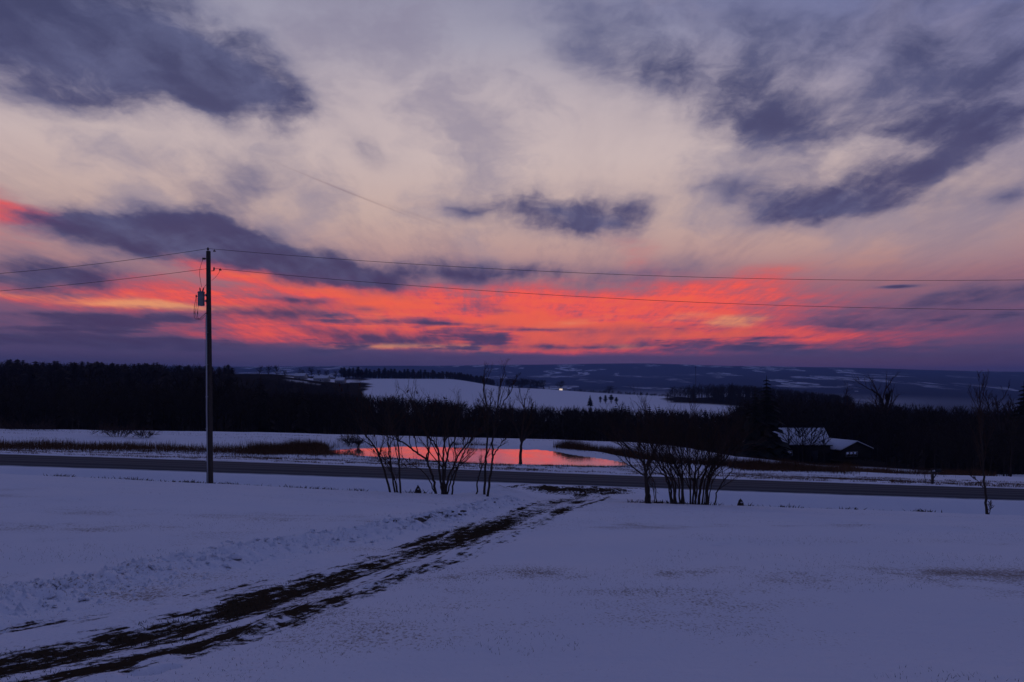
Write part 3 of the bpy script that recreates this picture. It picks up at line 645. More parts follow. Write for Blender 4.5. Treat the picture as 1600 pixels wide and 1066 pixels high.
near_tree('slender lone sapling with upswept branches on the snow at far right', [[(1543, 803), (1540, 775), (1537, 745), (1534, 700), (1532, 660), (1531, 630), (1530, 604)], [(1536, 762), (1528, 752), (1519, 744), (1512, 735), .35], [(1545, 802), (1547, 794), (1548, 785), .3]], 36.6, 15, [(20, .24, .34, .34, 4, .010), (6, .5, .36, .25, 3, .006), (4, .5, .4, .3, 3, .005)], r0=.062, stepr=.2)
yp = 71.0
near_tree('bare tree with a stout snow-lit trunk standing at the near edge of the pond', [[(813, 726), (814, 705), (815, 690), (817, 665), (819, 645), (820, 622)], [(815, 692), (820, 680), (828, 655), (832, 630), .6], [(815, 690), (808, 672), (800, 650), (797, 632), .6]], yp, 16, [(9, .32, .5, .3, 4, .018), (6, .5, .5, .25, 3, .011), (4, .5, .5, .3, 3, .009)], r0=.15, stepr=.25)

# ------------------------------------------------------------------ woods
def tree_arrays(seed, H, kind, fine=1):
    """one far tree as (V, T) arrays"""
    rng = np.random.default_rng(seed); mb = MB()
    if kind == 'bare':
        P, R = limb(rng, (0, 0, -0.5), (0, 0, 1), H*0.8, H*0.014, 5, 0.05, 0.1, 0.3); mb.tube(P, R, 4, cap=False)
        P = np.array(P)
        for c in range(11*fine):
            t = 0.28+0.70*rng.random(); k = min(4, int(t*5)); p = P[k]+(P[k+1]-P[k])*(t*5-k)
            a = rng.uniform(0, 6.28); d = unit((math.cos(a), math.sin(a), rng.uniform(.5, 1.3)))
            l = H*(0.46-0.28*t)*rng.uniform(.8, 1.3); q, rr = limb(rng, p, d, l, H*0.006, 2, 0.15, 0.15, 0.5); mb.tube(q, rr, 3, cap=False)
            q = np.array(q)
            for _ in range(9):
                u = rng.uniform(.2, 1.0)*2; kk = min(1, int(u)); pp = q[kk]+(q[kk+1]-q[kk])*(u-kk); dd = unit(rng.normal(0, .8, 3)+d+np.array([0, 0, .5])); ll = H*rng.uniform(.05, .14)
                w = unit(np.cross(dd, rng.normal(0, 1, 3)))*H*0.0042
                mb.add([pp-w, pp+w, pp+dd*ll], t=[(0, 1, 2)])
    else:
        mb.tube([(0, 0, -.5), (0, 0, H*.5), (0, 0, H)], [H*.018, H*.012, .02], 4, cap=False)
        for k in range(int(H*1.5)+4):
            z = H*(0.10+0.88*(k/(int(H*1.5)+4))**0.9); rad = (H-z)*0.24+0.25
            if kind == 'pine': rad = H*0.19*(1-abs((z/H-0.55)/0.55)**1.6)*rng.uniform(.6, 1.2)+.3
            for j in range(7):
                a = j*.9+k*1.7+rng.uniform(-.3, .3); r = rad*rng.uniform(.7, 1.15); c, s_ = math.cos(a), math.sin(a); w = r*.40
                tipz = z-(0.12 if kind == 'pine' else .30)*r
                mb.add([(0, 0, z+r*.28), (c*r*.62-s_*w, s_*r*.62+c*w, z-r*.06), (c*r, s_*r, tipz), (c*r*.62+s_*w, s_*r*.62-c*w, z-r*.06)], t=[(0, 1, 2), (0, 2, 3)])
    V = np.vstack(mb.V); T = []
    for qd in mb.Q: T += [qd[:, [0, 1, 2]], qd[:, [0, 2, 3]]]
    for t_ in mb.T: T.append(t_)
    return V, np.vstack(T)
TPL = {k: [tree_arrays(900+i*7+j*31, 10.0, k) for i in range(5)] for j, k in enumerate(('bare', 'spruce', 'pine'))}
def wood(name, label, pts, kinds, hts, mat, seed):
    """one mass of trees: kind = stuff"""
    rng = np.random.default_rng(seed); V = []; T = []; n = 0; A_ = np.array(pts); GZ = ZC-depth0(A_[:, 0], A_[:, 1])
    for (x, y), k, h, gz in zip(pts, kinds, hts, GZ):
        v, t = TPL[k][rng.integers(5)]; a = rng.uniform(0, 6.28); s = h/10.0; w = s*rng.uniform(.85, 1.25)
        R = np.array([[math.cos(a)*w, math.sin(a)*w, 0], [-math.sin(a)*w, math.cos(a)*w, 0], [0, 0, s]])
        V.append(v @ R+np.array([x, y, gz])); T.append(t+n); n += len(v)
    o = link(name, mesh_np(name, np.vstack(V), [np.vstack(T)], mat), kind='stuff', label=label, category='woods'); return o
def ground_fast(x, y): return ZC-depth1(x, y)
def scatter(rng, n, px0, px1, y0, y1, fn=None):
    out = []
    while len(out) < n:
        y = math.sqrt(rng.uniform(y0*y0, y1*y1)); px = rng.uniform(px0, px1)
        if fn is None or fn(px, y): out.append(((px-PX0)/F*y, y))
    return out
rng = np.random.default_rng(5)
PROF = dict(
    mid=([-200, 380, 420, 560, 640, 700, 740, 770, 860, 1000, 1150, 1230], [598, 598, 598, 609, 611, 616, 622, 627, 628, 631, 632, 618]),
    left=([-200, 0, 60, 130, 230, 330, 356, 366, 372, 398, 405, 440], [553, 557, 560.5, 562.5, 563, 564.5, 567, 571, 577, 578, 573, 574]),
    right=([1100, 1180, 1230, 1280, 1330, 1420, 1500, 1560, 1600, 1800], [640, 612, 603, 610, 620, 623, 625, 612, 606, 606]),
    knob=([1000, 1042, 1052, 1070, 1100, 1150, 1220, 1300, 1400], [612, 610, 597, 592.5, 592.5, 596, 603, 612, 622]),
    hill=([380, 480, 600], [588, 592, 606]))
def mkwood(name, label, n, px0, px1, y0, y1, h0, h1, conifer, seed, fn=None, big='spruce', prof=None):
    r = np.random.default_rng(seed); p = scatter(r, n, px0, px1, y0, y1, fn)
    k = [big if r.random() < conifer else 'bare' for _ in p]; h = [r.uniform(h0, h1)*(1.0 if kk == 'bare' else .95) for kk in k]
    if prof:
        A_ = np.array(p); dep = depth0(A_[:, 0], A_[:, 1])
        for i, (x, y) in enumerate(p):
            lim = dep[i]-(np.interp(PX0+F*x/y, *PROF[prof])-PY0+abs(r.normal(0, 2.2)))*y/F
            h[i] = float(np.clip(lim, 2.5, h[i]))
    wood(name, label, p, k, h, M_WOODS, seed)
mkwood('woods', 'dark leafless wood filling the dip behind the pond', 560, 420, 1190, 133, 225, 8.5, 14.5, .04, 101, prof='mid')
mkwood('woods', 'deeper part of the leafless wood below the open hill field', 460, 480, 1210, 225, 420, 9, 15, .04, 102, lambda px, y: not (px > 560 and y > 390), prof='mid')
mkwood('woods', 'dark wooded hillside along the left horizon, near part', 560, -140, 420, 132, 260, 9, 13, .05, 103, prof='left')
mkwood('woods', 'dark wooded hillside along the left horizon, far part', 1000, -140, 366, 260, 620, 12, 19, .22, 104, big='pine', prof='left')
mkwood('woods', 'scrubby dark slope below the hilltop houses', 420, 400, 590, 260, 690, 5, 9, .06, 105, lambda px, y: y < 420 or px < 545, prof='hill')
mkwood('woods', 'dark wood below the road on the right', 680, 1150, 1760, 150, 300, 11, 20, .05, 106, lambda px, y: not (px < 1400 and y < 158), prof='right')
mkwood('woods', 'dark scrub close behind the road at the right edge', 330, 1380, 1800, 88, 150, 4, 9, .08, 110, lambda px, y: y > 88+max(0, 1560-px)*.25, prof='right')
mkwood('woods', 'dark wood falling away into the valley on the right', 460, 1180, 1760, 300, 520, 14, 25, .05, 107, prof='right')
mkwood('woods', 'rounded leafless wood at the right end of the open hill field', 520, 1042, 1330, 600, 820, 12, 17, .04, 108, lambda px, y: y > 600+max(0, (1150-px))*1.3, prof='knob')
mkwood('woods', 'dark wood below the end of the open hill field', 200, 1150, 1300, 430, 600, 9, 13, .1, 109, prof='mid')

def hedge(label, a, b, n, h, seed):
    r_ = np.random.default_rng(seed); u = r_.random(n); px = a[0]+(b[0]-a[0])*u; yy = a[1]+(b[1]-a[1])*u+r_.normal(0, 5, n)
    wood('hedgerow', label, [((p-PX0)/F*y, y) for p, y in zip(px, yy)], ['pine' if r_.random() < .5 else 'bare' for _ in u], h*r_.uniform(.5, 1.3, n), M_WOODS, seed)
hedge('dark hedge line along the top of the hill field, beyond the small tree row', (795, 1035), (862, 1030), 60, 3.5, 121)
hedge('long dark hedge running right from the far farm', (885, 1075), (1046, 940), 170, 3.6, 122)
hedge('thin hedge behind the far farm across the second field', (900, 1230), (1046, 1190), 110, 4.5, 123)
# single trees that stand out from the woods
def lone(name, label, px, y, H, kind, seed, group=None, cat='tree', fine=2, wid=1.0):
    mb = MB(); rngl = np.random.default_rng(seed)
    x = (px-PX0)/F*y; t = thing(name, label, cat, (x, y, ground_fast(x, y)), group=group)
    key = (kind, fine, seed % 4)
    if key not in LONE:
        v, tt = tree_arrays(300+seed % 4*13, 10.0, kind, fine)
        nv = 24 if kind == 'bare' else 12; low = tt.max(1) < nv
        LONE[key] = (mesh_np('trunk', v[:nv], [tt[low]], M_BARK), mesh_np('crown', v[nv:], [tt[~low]-nv], M_WOODS if kind == 'bare' else M_PINE))
    for nm, me in zip(('trunk', 'crown'), LONE[key]):
        o = link(nm, me, t); o.scale = (H/10*wid, H/10*wid, H/10); o.rotation_euler = (0, 0, rngl.uniform(0, 6.28))
    return t
LONE = {}
r = np.random.default_rng(77)
mkwood('woods', 'solid dark pine belt on the ridge behind the hill field', 330, 536, 772, 1015, 1085, 8, 11.5, 1.0, 112, big='pine')
for k in range(34):          # the pine belt on the ridge
    px = 533+k*6.6+r.normal(0, 1.2); lone('pine_tree', 'dark pine in the long belt along the ridge behind the hill field', px, 1010+r.uniform(-25, 40)+k*2, (12.5-0.12*k)*r.uniform(.85, 1.15)+2.5, 'pine', 400+k, 'pines along the ridge', wid=1.5)
for k in range(15):          # hedgerow beyond the field
    px = 793+k*4.0+r.normal(0, .8); lone('hedgerow_tree', 'small bare tree in the short row at the top of the hill field', px, 1035+r.uniform(-8, 8), 13*r.uniform(.85, 1.15), 'bare', 440+k, 'row of bare trees on the field edge', fine=5, wid=1.9)
ORD = ['first', 'second', 'third', 'fourth', 'fifth', 'sixth', 'seventh', 'eighth', 'ninth']
for k, (px, y, H) in enumerate([(700, 230, 11.5), (758, 232, 11.5), (842, 228, 12), (868, 235, 11.5), (897, 228, 12), (930, 230, 11.5), (966, 230, 14), (1035, 228, 12)]):
    lone('edge_tree', ORD[k]+' from the left of the bare round-topped trees rising above the near wood', px, y, H, 'bare', 470+k, 'bare trees on the wood edge', fine=3, wid=1.15)
for k, (px, y, H) in enumerate([(617, 226, 10.5), (655, 230, 10), (775, 226, 10.5), (977, 226, 11.5), (1001, 222, 11.5)]):
    lone('spruce_tree', ORD[k]+' from the left of the small dark spruces poking out of the near wood', px, y, H, 'spruce', 480+k, 'spruces on the wood edge')
lone('spruce_tree', 'tall black spruce rising left of the barn', 1198, 128, 13.5, 'spruce', 501, wid=1.3)
lone('spruce_tree', 'shorter black spruce leaning on the tall one by the barn', 1180, 124, 11.0, 'spruce', 502, wid=1.3)
OAK = [(8, .42, .62, .3, 4, .04), (7, .5, .6, .25, 3, .028), (5, .5, .6, .25, 3, .02)]
near_tree('big spreading bare tree against the far blue valley, right of the barn', [[(1382, 672), (1381, 650), (1379, 630), (1372, 616), (1366, 612), (1362, 608)], [(1381, 640), (1386, 630), (1389, 622), (1391, 614)]], 200.0, 503, OAK, name='oak_tree', r0=.42, dy=3)
near_tree('tall bare tree left of the big spreading one above the right wood', [[(1320, 680), (1320, 650), (1319, 640), (1318, 630)], [(1320, 655), (1326, 642), (1330, 636), .6]], 200.0, 504, OAK, r0=.36, dy=3)
near_tree('tall feathery bare tree near the right edge behind the sapling', [[(1562, 720), (1563, 680), (1560, 655), (1558, 630)], [(1562, 678), (1574, 655), (1584, 635), .7], [(1562, 672), (1548, 645), (1540, 620), .7]], 140.0, 505, OAK, r0=.26, dy=3)
lone('spruce_tree', 'dark spruce cut by the right edge of the view', 1600, 130, 15.5, 'spruce', 506, wid=1.3)
lone('spruce_tree', 'lone small evergreen out in the middle of the snowy hill field', 922, 640, 9.5, 'spruce', 507, wid=1.5)
for k, (px, w) in enumerate([(938, 1), (946, 1.2), (955, 1.3), (963, 1)]):
    lone('field_shrub', ORD[k]+' from the left of the low dark bushes clumped in the snowy hill field', px, 700, 6.5*w, 'pine', 510+k, 'bush clump in the hill field', 'shrub', wid=1.6)
for k, (px, y, H) in enumerate([(875, 1060, 15), (952, 1180, 19), (908, 1150, 9), (983, 1200, 9), (1002, 1150, 8), (1022, 1180, 9), (1036, 1160, 8)]):
    lone('farm_tree', 'bare tree by the far farm beyond the hill field, '+ORD[int(np.argsort(np.argsort([875, 952, 908, 983, 1002, 1022, 1036]))[k])]+' from the left', px, y, H, 'bare', 520+k, 'trees around the far farm', fine=4, wid=2.0)
for k, (px, y, H) in enumerate([(405, 745, 12), (420, 760, 13), (432, 735, 14), (445, 750, 10), (472, 850, 12), (486, 860, 15), (498, 860, 12), (510, 870, 13), (524, 880, 12)]):
    lone('hilltop_tree', ORD[k]+' from the left of the bare trees around the left hilltop houses', px, y, H, 'bare', 540+k, 'trees around the hilltop houses', fine=3, wid=1.4)
for k, (px, y, H) in enumerate([(113, 118, 6.5), (122, 118, 6.0)]):
    lone('bare_tree', ('left' if k == 0 else 'right')+'-hand of two small bare trees before the left woods', px, y, H, 'bare', 560+k, 'small trees before the left woods', fine=3)
for k, (px, y, H) in enumerate([(1231, 136, 7.5), (1247, 136.5, 8.5), (1254, 136.5, 9), (1266, 136, 9), (1288, 136, 7)]):
    lone('bare_tree', ORD[k]+' from the left of the crooked bare trees before the snowy barn roof', px, y, H, 'bare', 580+k, 'bare trees in front of the barn', fine=2)

# ------------------------------------------------------------------ utility pole and lines
M_POLE = plain('weathered_pole_wood', (0.060, 0.048, 0.040), 0.9, vary=0.35, scale=6, bump=0.5)
M_STEEL = plain('galvanised_steel', (0.42, 0.43, 0.45), 0.42, 0.85, 0.5, 0.12, 20)
M_CAN = plain('grey_transformer_paint', (0.20, 0.21, 0.22), 0.5, 0.0, 0.4, 0.12, 10)
M_PORC = plain('brown_porcelain', (0.05, 0.03, 0.025), 0.25, 0.0, 0.5, 0.1, 10)
M_WIRE = plain('dull_wire', (0.035, 0.035, 0.038), 0.6, 0.3, 0.3, 0.1, 3)
YP = 36.9
pb = at(328, 757, YP); pz = ground(pb[0], YP); POLE = np.array([pb[0], YP, pz])
def pol(px, py, dy=0.0): return at(px, py, YP+dy)-np.array([0, 0, 0])-POLE
def make_pole():
    t = thing('utility_pole', 'tall wooden utility pole with a grey transformer can, standing beside the road', 'utility pole', POLE)
    mb = MB(); top = pol(325.6, 392.5); mb.tube([(0, 0, -.4), (0, 0, .02), tuple(top*.33), tuple(top*.66), tuple(top)], [.152, .15, .135, .115, .098], 14); mb.build('pole_shaft', M_POLE, t, True)
    c = pol(325.6, 0)[0]
    pin = MB(); a = pol(325, 393); pin.tube([a+(0, 0, -.15), a+(0, 0, .1)], .018, 6); pin.lathe(a+(0, 0, .06), [(.0, 0), (.05, .0), (.06, .03), (.035, .06), (.05, .09), (.03, .12), (0, .125)], 10); pin.build('top_insulator', M_PORC, t, True)
    # conduit up the pole
    cd = MB(); cd.tube([(-.03, -.178, -.1), tuple(pol(324.9, 640)+(0, -.155, 0)), tuple(pol(324.4, 492)+(0, -.135, 0))], .034, 8); o = cd.build('conduit', M_STEEL, t, True)
    st = MB()
    for py in (520, 570, 620, 670, 720): q = pol(324.8, py); st.box(q+(0, -.13, 0), (.11, .09, .03))
    st.build('straps', M_STEEL, o, kind='stuff')
    # transformer
    cx, cz0, cz1 = pol(314.6, 0)[0], pol(0, 478)[2], pol(0, 456.5)[2]
    can = MB(); h = cz1-cz0; can.lathe((cx, -.02, cz0), [(0, .0), (.14, 0), (.152, .02), (.152, h*.48), (.158, h*.49), (.158, h*.52), (.152, h*.53), (.152, h-.03), (.166, h-.03), (.166, h), (.12, h+.03), (0, h+.035)], 20)
    cn = can.build('transformer', M_CAN, t, True)
    for sx in (-.035, .065):
        b = MB(); p0 = np.array([cx+sx, -.02, cz1]); p1 = p0+(sx*.8, 0, .21)
        pts = [p0+(p1-p0)*u for u in np.linspace(0, 1, 9)]; b.tube(pts, [.034, .028, .042, .026, .040, .024, .036, .02, .012], 8); b.build('bushing', M_PORC, cn, True)
    for py in (461.5, 470.5):
        b = MB(); q = pol(0, py)[2]; b.box(((cx+.15+c)/2, -.02, q), (abs(c-cx)-.12, .06, .045)); b.box((c-.10, -.02, q), (.03, .16, .11)); b.build('hanger_bracket', M_STEEL, cn)
    b = MB(); b.tube([pol(306.5, 461), pol(306.5, 465)], [.03, .03], 6); b.tube([pol(306.5, 463), pol(310, 463)], [.018, .018], 6); b.build('side_terminal', M_PORC, cn)
    # fused cutout and its jumper
    f = MB(); f.box(pol(318.6, 404.3), (.13, .07, .085)); f.tube([pol(320, 404.3), pol(323.5, 404.3)], .02, 6); f.build('fuse_cutout', M_PORC, t)
    def cable(name, pts, r=.009):
        P = np.array([pol(*p) for p in pts]); tt = np.linspace(0, len(P)-1, 6*len(P)); P = np.stack([spline(np.arange(len(P)), P[:, k])(tt) for k in range(3)], 1)
        m = MB(); m.tube(P, r, 5); m.build(name, M_WIRE, t, True)
    cable('jumper_wire', [(317.3, 405), (313.5, 416), (311.8, 427), (313, 437), (315, 449)])
    cable('jumper_wire', [(319.5, 450), (320.6, 446.5), (323, 444.5)])
    cable('service_cable', [(306.5, 465), (304.6, 474), (303.3, 486), (303.4, 494), (306.5, 498.8), (311, 498.5), (316.5, 494), (322.5, 489)], .011)
    cable('service_cable', [(307.5, 466), (306.6, 478), (305.6, 490), (307.5, 497), (312.5, 500), (318, 496), (322.5, 491.5)], .009)
    cable('service_cable', [(309.8, 476), (309, 486), (308.6, 494), (311.5, 498.4), (317, 493.5), (322.8, 488)], .009)
    for p in ((303.4, 488.5), (308.8, 489)):
        m = MB(); m.tube([pol(p[0], p[1]-2.2), pol(p[0], p[1]+2.2)], [.022, .022], 6); m.build('splice', M_PORC, t)
    cable('ground_wire', [(321.3, 498), (320.6, 530), (321.2, 580), (322.5, 650)], .006)
    # neutral bracket with spool on the road side, and the two dead-end clamps
    b = MB(); b.tube([pol(330, 423.5), pol(334.6, 423.2)], .016, 6); b.tube([pol(334.4, 424), pol(334.4, 417)], .012, 6); b.lathe(pol(334.4, 420.4), [(0, -.06), (.045, -.06), (.045, -.03), (.025, 0), (.045, .03), (.045, .06), (0, .06)], 10); b.build('spool_insulator', M_PORC, t, True)
    for p in ((335.2, 392.3), (344.2, 421.8)):
        b = MB(); q = pol(*p); b.tube([q+(-.05, 0, .0), q+(.05, 0, -.01)], [.035, .03], 7); b.tube([q, q+(0, 0, .09)], [.014, .01], 5); b.build('line_clamp', M_PORC, t)
    cable('tap_wire', [(344.2, 422), (341, 428), (336, 434), (330.5, 438.5)], .007)
make_pole()
def wire(label, p0, a, b, sgn, smax):
    """sagging span: rows below the start = a*s - b*s*s, s in photo columns from the pole"""
    s = np.linspace(0, smax, 60); P = np.array([at(p0[0]+sgn*k, p0[1]+a*k-b*k*k, YP) for k in s]); o = P[0].copy()
    m = MB(); m.tube(P-o, 0.0095, 5); ob = m.build('power_line', M_WIRE, None, True, label=label, category='wire', group='lines on the pole'); ob.location = o
wire('upper power line running right from the top of the pole', (325.5, 388.6), .0881, 3.9e-5, 1, 2240)
wire('lower power line running right from the spool below the pole top', (334.4, 419.5), .0985, 3.75e-5, 1, 2240)
wire('upper power line running left from the top of the pole', (325.5, 388.6), .158, .000119, -1, 1200)
wire('lower power line running left from the pole, above the transformer', (323, 420), .135, .000085, -1, 1200)

# ------------------------------------------------------------------ buildings
M_SNOWR = plain('roof_snow', (0.62, 0.65, 0.72), 0.8, vary=0.06, scale=1.2, bump=0.3)
M_SIDE = plain('dark_brown_siding', (0.045, 0.036, 0.030), 0.85, vary=0.25, scale=3)
M_TRIM = plain('dull_white_trim', (0.30, 0.30, 0.31), 0.7, vary=0.1)
M_SHING = plain('dark_shingle', (0.04, 0.04, 0.042), 0.9, vary=0.2)
M_GLASS = plain('window_glass', (0.55, 0.58, 0.64), 0.06, 0.85, 0.5, 0.03, 2)
M_PALE = plain('pale_farm_siding', (0.40, 0.40, 0.42), 0.8, vary=0.15, scale=1)
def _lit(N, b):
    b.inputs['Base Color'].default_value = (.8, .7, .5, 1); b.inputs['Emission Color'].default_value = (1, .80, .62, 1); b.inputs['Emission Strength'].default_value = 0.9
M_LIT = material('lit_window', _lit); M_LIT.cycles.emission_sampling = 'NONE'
def house(name, label, cat, x, y, rz, L, D, wall, rise, base=None, over=.35, snow=.16, wmat=None, group=None, windows=(), door=None, z=None, chimney=False):
    """gabled house, ridge along its own X; windows: (side, pos, sill, w, h, lit) with side 'f' front (-Y) or 'g' gable (+X / -X as 'h')"""
    wmat = wmat or M_SIDE; z0 = ground_fast(x, y)-.3 if z is None else z
    t = thing(name, label, cat, (x, y, z0), rz, group); hx, hy = L/2, D/2
    w = MB(); w.add([(-hx, -hy, 0), (hx, -hy, 0), (hx, hy, 0), (-hx, hy, 0), (-hx, -hy, wall), (hx, -hy, wall), (hx, hy, wall), (-hx, hy, wall), (-hx, 0, wall+rise), (hx, 0, wall+rise)],
        [(0, 1, 5, 4), (2, 3, 7, 6), (3, 2, 1, 0)], [(1, 2, 6), (1, 6, 5), (5, 6, 9), (3, 0, 4), (3, 4, 7), (7, 4, 8)]); w.build('wall', wmat, t)
    def slab(sy, dz, th, ex, trim=0.0):
        sl = rise/hy; y1 = sy*(hy+over-trim); z1 = wall-sl*(over-trim)
        v = []
        for X in (-hx-ex, hx+ex):
            v += [(X, 0, wall+rise+dz), (X, y1, z1+dz), (X, y1, z1+dz+th), (X, 0, wall+rise+dz+th)]
        return np.array(v), [(0, 1, 2, 3), (7, 6, 5, 4), (0, 4, 5, 1), (1, 5, 6, 2), (2, 6, 7, 3), (3, 7, 4, 0)]
    for sy in (-1, 1):
        r_ = MB(); r_.add(*slab(sy, .02, .10, over)); ro = r_.build('roof', M_SHING, t)
        sn = MB(); sn.add(*slab(sy, .125, snow, over-.04, .05)); sn.build('roof_snow', M_SNOWR, ro)
    for sd, pos, sill, ww, wh, lit in windows:
        f, g = MB(), MB(); n = max(1, int(round(ww/0.85)))
        if sd == 'f':
            f.box((pos, -hy-.02, sill+wh/2), (ww+.16, .08, wh+.16))
            fo = f.build('window', M_TRIM if not lit else M_TRIM, t)
            for k in range(n):
                g = MB(); g.box((pos-ww/2+(k+.5)*ww/n, -hy-.05, sill+wh/2), (ww/n-.07, .05, wh)); g.build('pane', M_LIT if lit else M_GLASS, fo)
        else:
            sx = 1 if sd == 'g' else -1
            f.box((sx*(hx+.02), pos, sill+wh/2), (.08, ww+.16, wh+.16)); fo = f.build('window', M_TRIM, t)
            for k in range(n):
                g = MB(); g.box((sx*(hx+.05), pos-ww/2+(k+.5)*ww/n, sill+wh/2), (.05, ww/n-.07, wh)); g.build('pane', M_LIT if lit else M_GLASS, fo)
    if door is not None:
        d = MB(); d.box((door, -hy-.03, 1.05), (1.0, .08, 2.1)); do = d.build('door', M_SHING, t); k = MB(); k.box((door+.38, -hy-.09, 1.0), (.06, .06, .06)); k.build('handle', M_STEEL, do)
    if chimney:
        k = MB(); k.box((-hx*.4, .2, wall+rise+.4), (.6, .6, 1.4)); k.build('chimney', M_SIDE, t)
    return t
YB = 139.5
b0 = at(1256, 719, YB)
house('barn', 'long dark barn with a snow-covered roof behind bare trees, below the road', 'barn', b0[0]+.2, YB+3.6, radians(-1), 8.9, 7.2, 3.1, 2.45, z=b0[2]-.4, windows=(('f', -2.6, 1.2, .8, .8, 0),), door=1.8)
c0 = at(1328, 716, YB-1.5)
house('cottage', 'low dark cottage with snow on the roof and a wide pale window in its gable', 'house', c0[0]-.6, YB+4.5, radians(-68), 11.0, 6.9, 1.75, 1.30, z=c0[2]-.35, windows=(('g', -1.0, .62, 2.5, .72, 0),))
house('shed', 'tiny snow-capped shed in the trees left of the barn', 'shed', at(1178, 690, 133)[0], 133, radians(20), 1.8, 2.2, 1.8, .8, z=at(1178, 690, 133)[2]-2.0)
for px, y, lab, L, lit in ((470, 800, 'leftmost snow-roofed house on the left hilltop among bare trees', 11, 0), (503, 810, 'middle snow-roofed house on the left hilltop, the brightest roof', 15, 0), (532, 800, 'rightmost small house on the left hilltop beside the pine belt', 9, 0)):
    house('hilltop_house', lab, 'house', (px-PX0)/F*y, y, radians(-8), L, 8, 3.2, 2.8, windows=(('f', -2.0, 1.0, 1.2, 1.2, 0), ('f', 2.2, 1.0, 1.2, 1.2, 0)), door=0.0, wmat=M_PALE, chimney=True, group='hilltop houses')
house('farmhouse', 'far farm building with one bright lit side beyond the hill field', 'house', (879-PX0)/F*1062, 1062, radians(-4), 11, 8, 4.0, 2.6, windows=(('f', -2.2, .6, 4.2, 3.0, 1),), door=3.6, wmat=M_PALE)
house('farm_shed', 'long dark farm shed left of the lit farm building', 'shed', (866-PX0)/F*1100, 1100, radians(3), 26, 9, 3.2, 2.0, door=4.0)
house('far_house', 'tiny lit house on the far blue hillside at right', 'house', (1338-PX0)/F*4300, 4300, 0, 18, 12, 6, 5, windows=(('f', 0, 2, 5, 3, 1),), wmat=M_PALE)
def tower():
    y = 2300; x = (1087-PX0)/F*y; z = ground_fast(x, y); H = ZC-(571.5-PY0)*y/F-z
    t = thing('radio_tower', 'thin radio mast standing above the rounded wood against the far hills', 'tower', (x, y, z))
    for k in range(3):
        a = k*2.094; m = MB(); m.tube([(math.cos(a)*1.2, math.sin(a)*1.2, -2), (math.cos(a)*.7, math.sin(a)*.7, H)], [.34, .26], 4); m.build('leg', M_POLE, t)
    m = MB(); n = int(H/4)
    for k in range(n):
        for j in range(3):
            a, b = j*2.094, (j+1)*2.094; m.tube([(math.cos(a)*1.0, math.sin(a)*1.0, k*4.0), (math.cos(b)*1.0, math.sin(b)*1.0, k*4.0+4)], [.14, .14], 3, cap=False)
    m.build('lattice', M_POLE, t, kind='stuff')
    m = MB(); m.box((0, 0, H-5), (3.4, 3.4, 2.2)); m.build('antenna_head', M_POLE, t)
tower()

# ------------------------------------------------------------------ roadside bits
def mailbox():
    p = at(1457, 762, 63.6); z = ground_fast(p[0], p[1])
    t = thing('mailbox', 'dark roadside mailbox with snow on top, on a forked post across the road', 'mailbox', (p[0], p[1], z))
    m = MB(); m.box((0, 0, .55), (.16, .16, 1.3)); m.build('post', M_POLE, t)
    m = MB(); m.tube([(.04, 0, .35), (.22, 0, .62), (.34, 0, .80)], .045, 5); m.build('brace', M_POLE, t)
    m = MB(); m.box((.25, 0, .92), (.85, .14, .05)); m.build('shelf', M_POLE, t)
    a = np.linspace(0, math.pi, 8); pr = [(-.10, 0), (.10, 0)]+[(.10*math.cos(k), .14+.09*math.sin(k)) for k in a]
    n = len(pr); V = [(.42+u, y*.9, .945+zz) for u in (-.24, .24) for y, zz in pr]
    m = MB(); m.add(V, [(i, (i+1) % n, n+(i+1) % n, n+i) for i in range(n)], [(0, i+1, i) for i in range(1, n-1)]+[(n, n+i, n+i+1) for i in range(1, n-1)]); bo = m.build('box', M_SHING, t)
    m = MB(); m.box((.05, 0, 1.03), (.24, .2, .10), taper=.7); m.build('snow_cap', M_SNOWR, t)
mailbox()
p = at(1446.5, 758, 63.2)
m = MB(); m.tube([(0, 0, -.2), (-.06, 0, .4), (-.16, 0, 1.05)], [.03, .028, .02], 6); o = m.build('leaning_stake', M_POLE, None, label='thin leaning stake just left of the mailbox', category='stake'); o.location = (p[0], p[1], ground_fast(p[0], p[1]))
def rock(name, label, cat, px, py, Y, s, seed, snow=True):
    x = (px-PX0)/F*Y; z = ground_fast(x, Y); t = thing(name, label, cat, (x, Y, z)); r_ = np.random.default_rng(seed)
    prof = [(0, -.1), (.9, -.1), (.95, .2), (.8, .55), (.45, .95), (.15, 1.15), (0, 1.18)]; m = MB(); m.lathe((0, 0, 0), [(a*s[0], b*s[1]) for a, b in prof], 9); m.V[0] += r_.normal(0, .06*s[0], m.V[0].shape); m.build('body', M_BARK, t, True)
    if snow:
        m = MB(); m.lathe((.1*s[0], -.25*s[0], .55*s[1]), [(0, 0), (.5*s[0], .02), (.42*s[0], .18*s[1]), (0, .26*s[1])], 8); m.build('snow_cap', M_SNOWR, t, True)
    return t
rock('tree_stump', 'small pointed dark stump in the ditch right of the dense shrub', 'stump', 1157, 784, 37.4, (.17, .30), 3)
rock('tree_stump', 'small round snow-capped stump among the sumac stems', 'stump', 653, 776, 36.9, (.16, .33), 4)

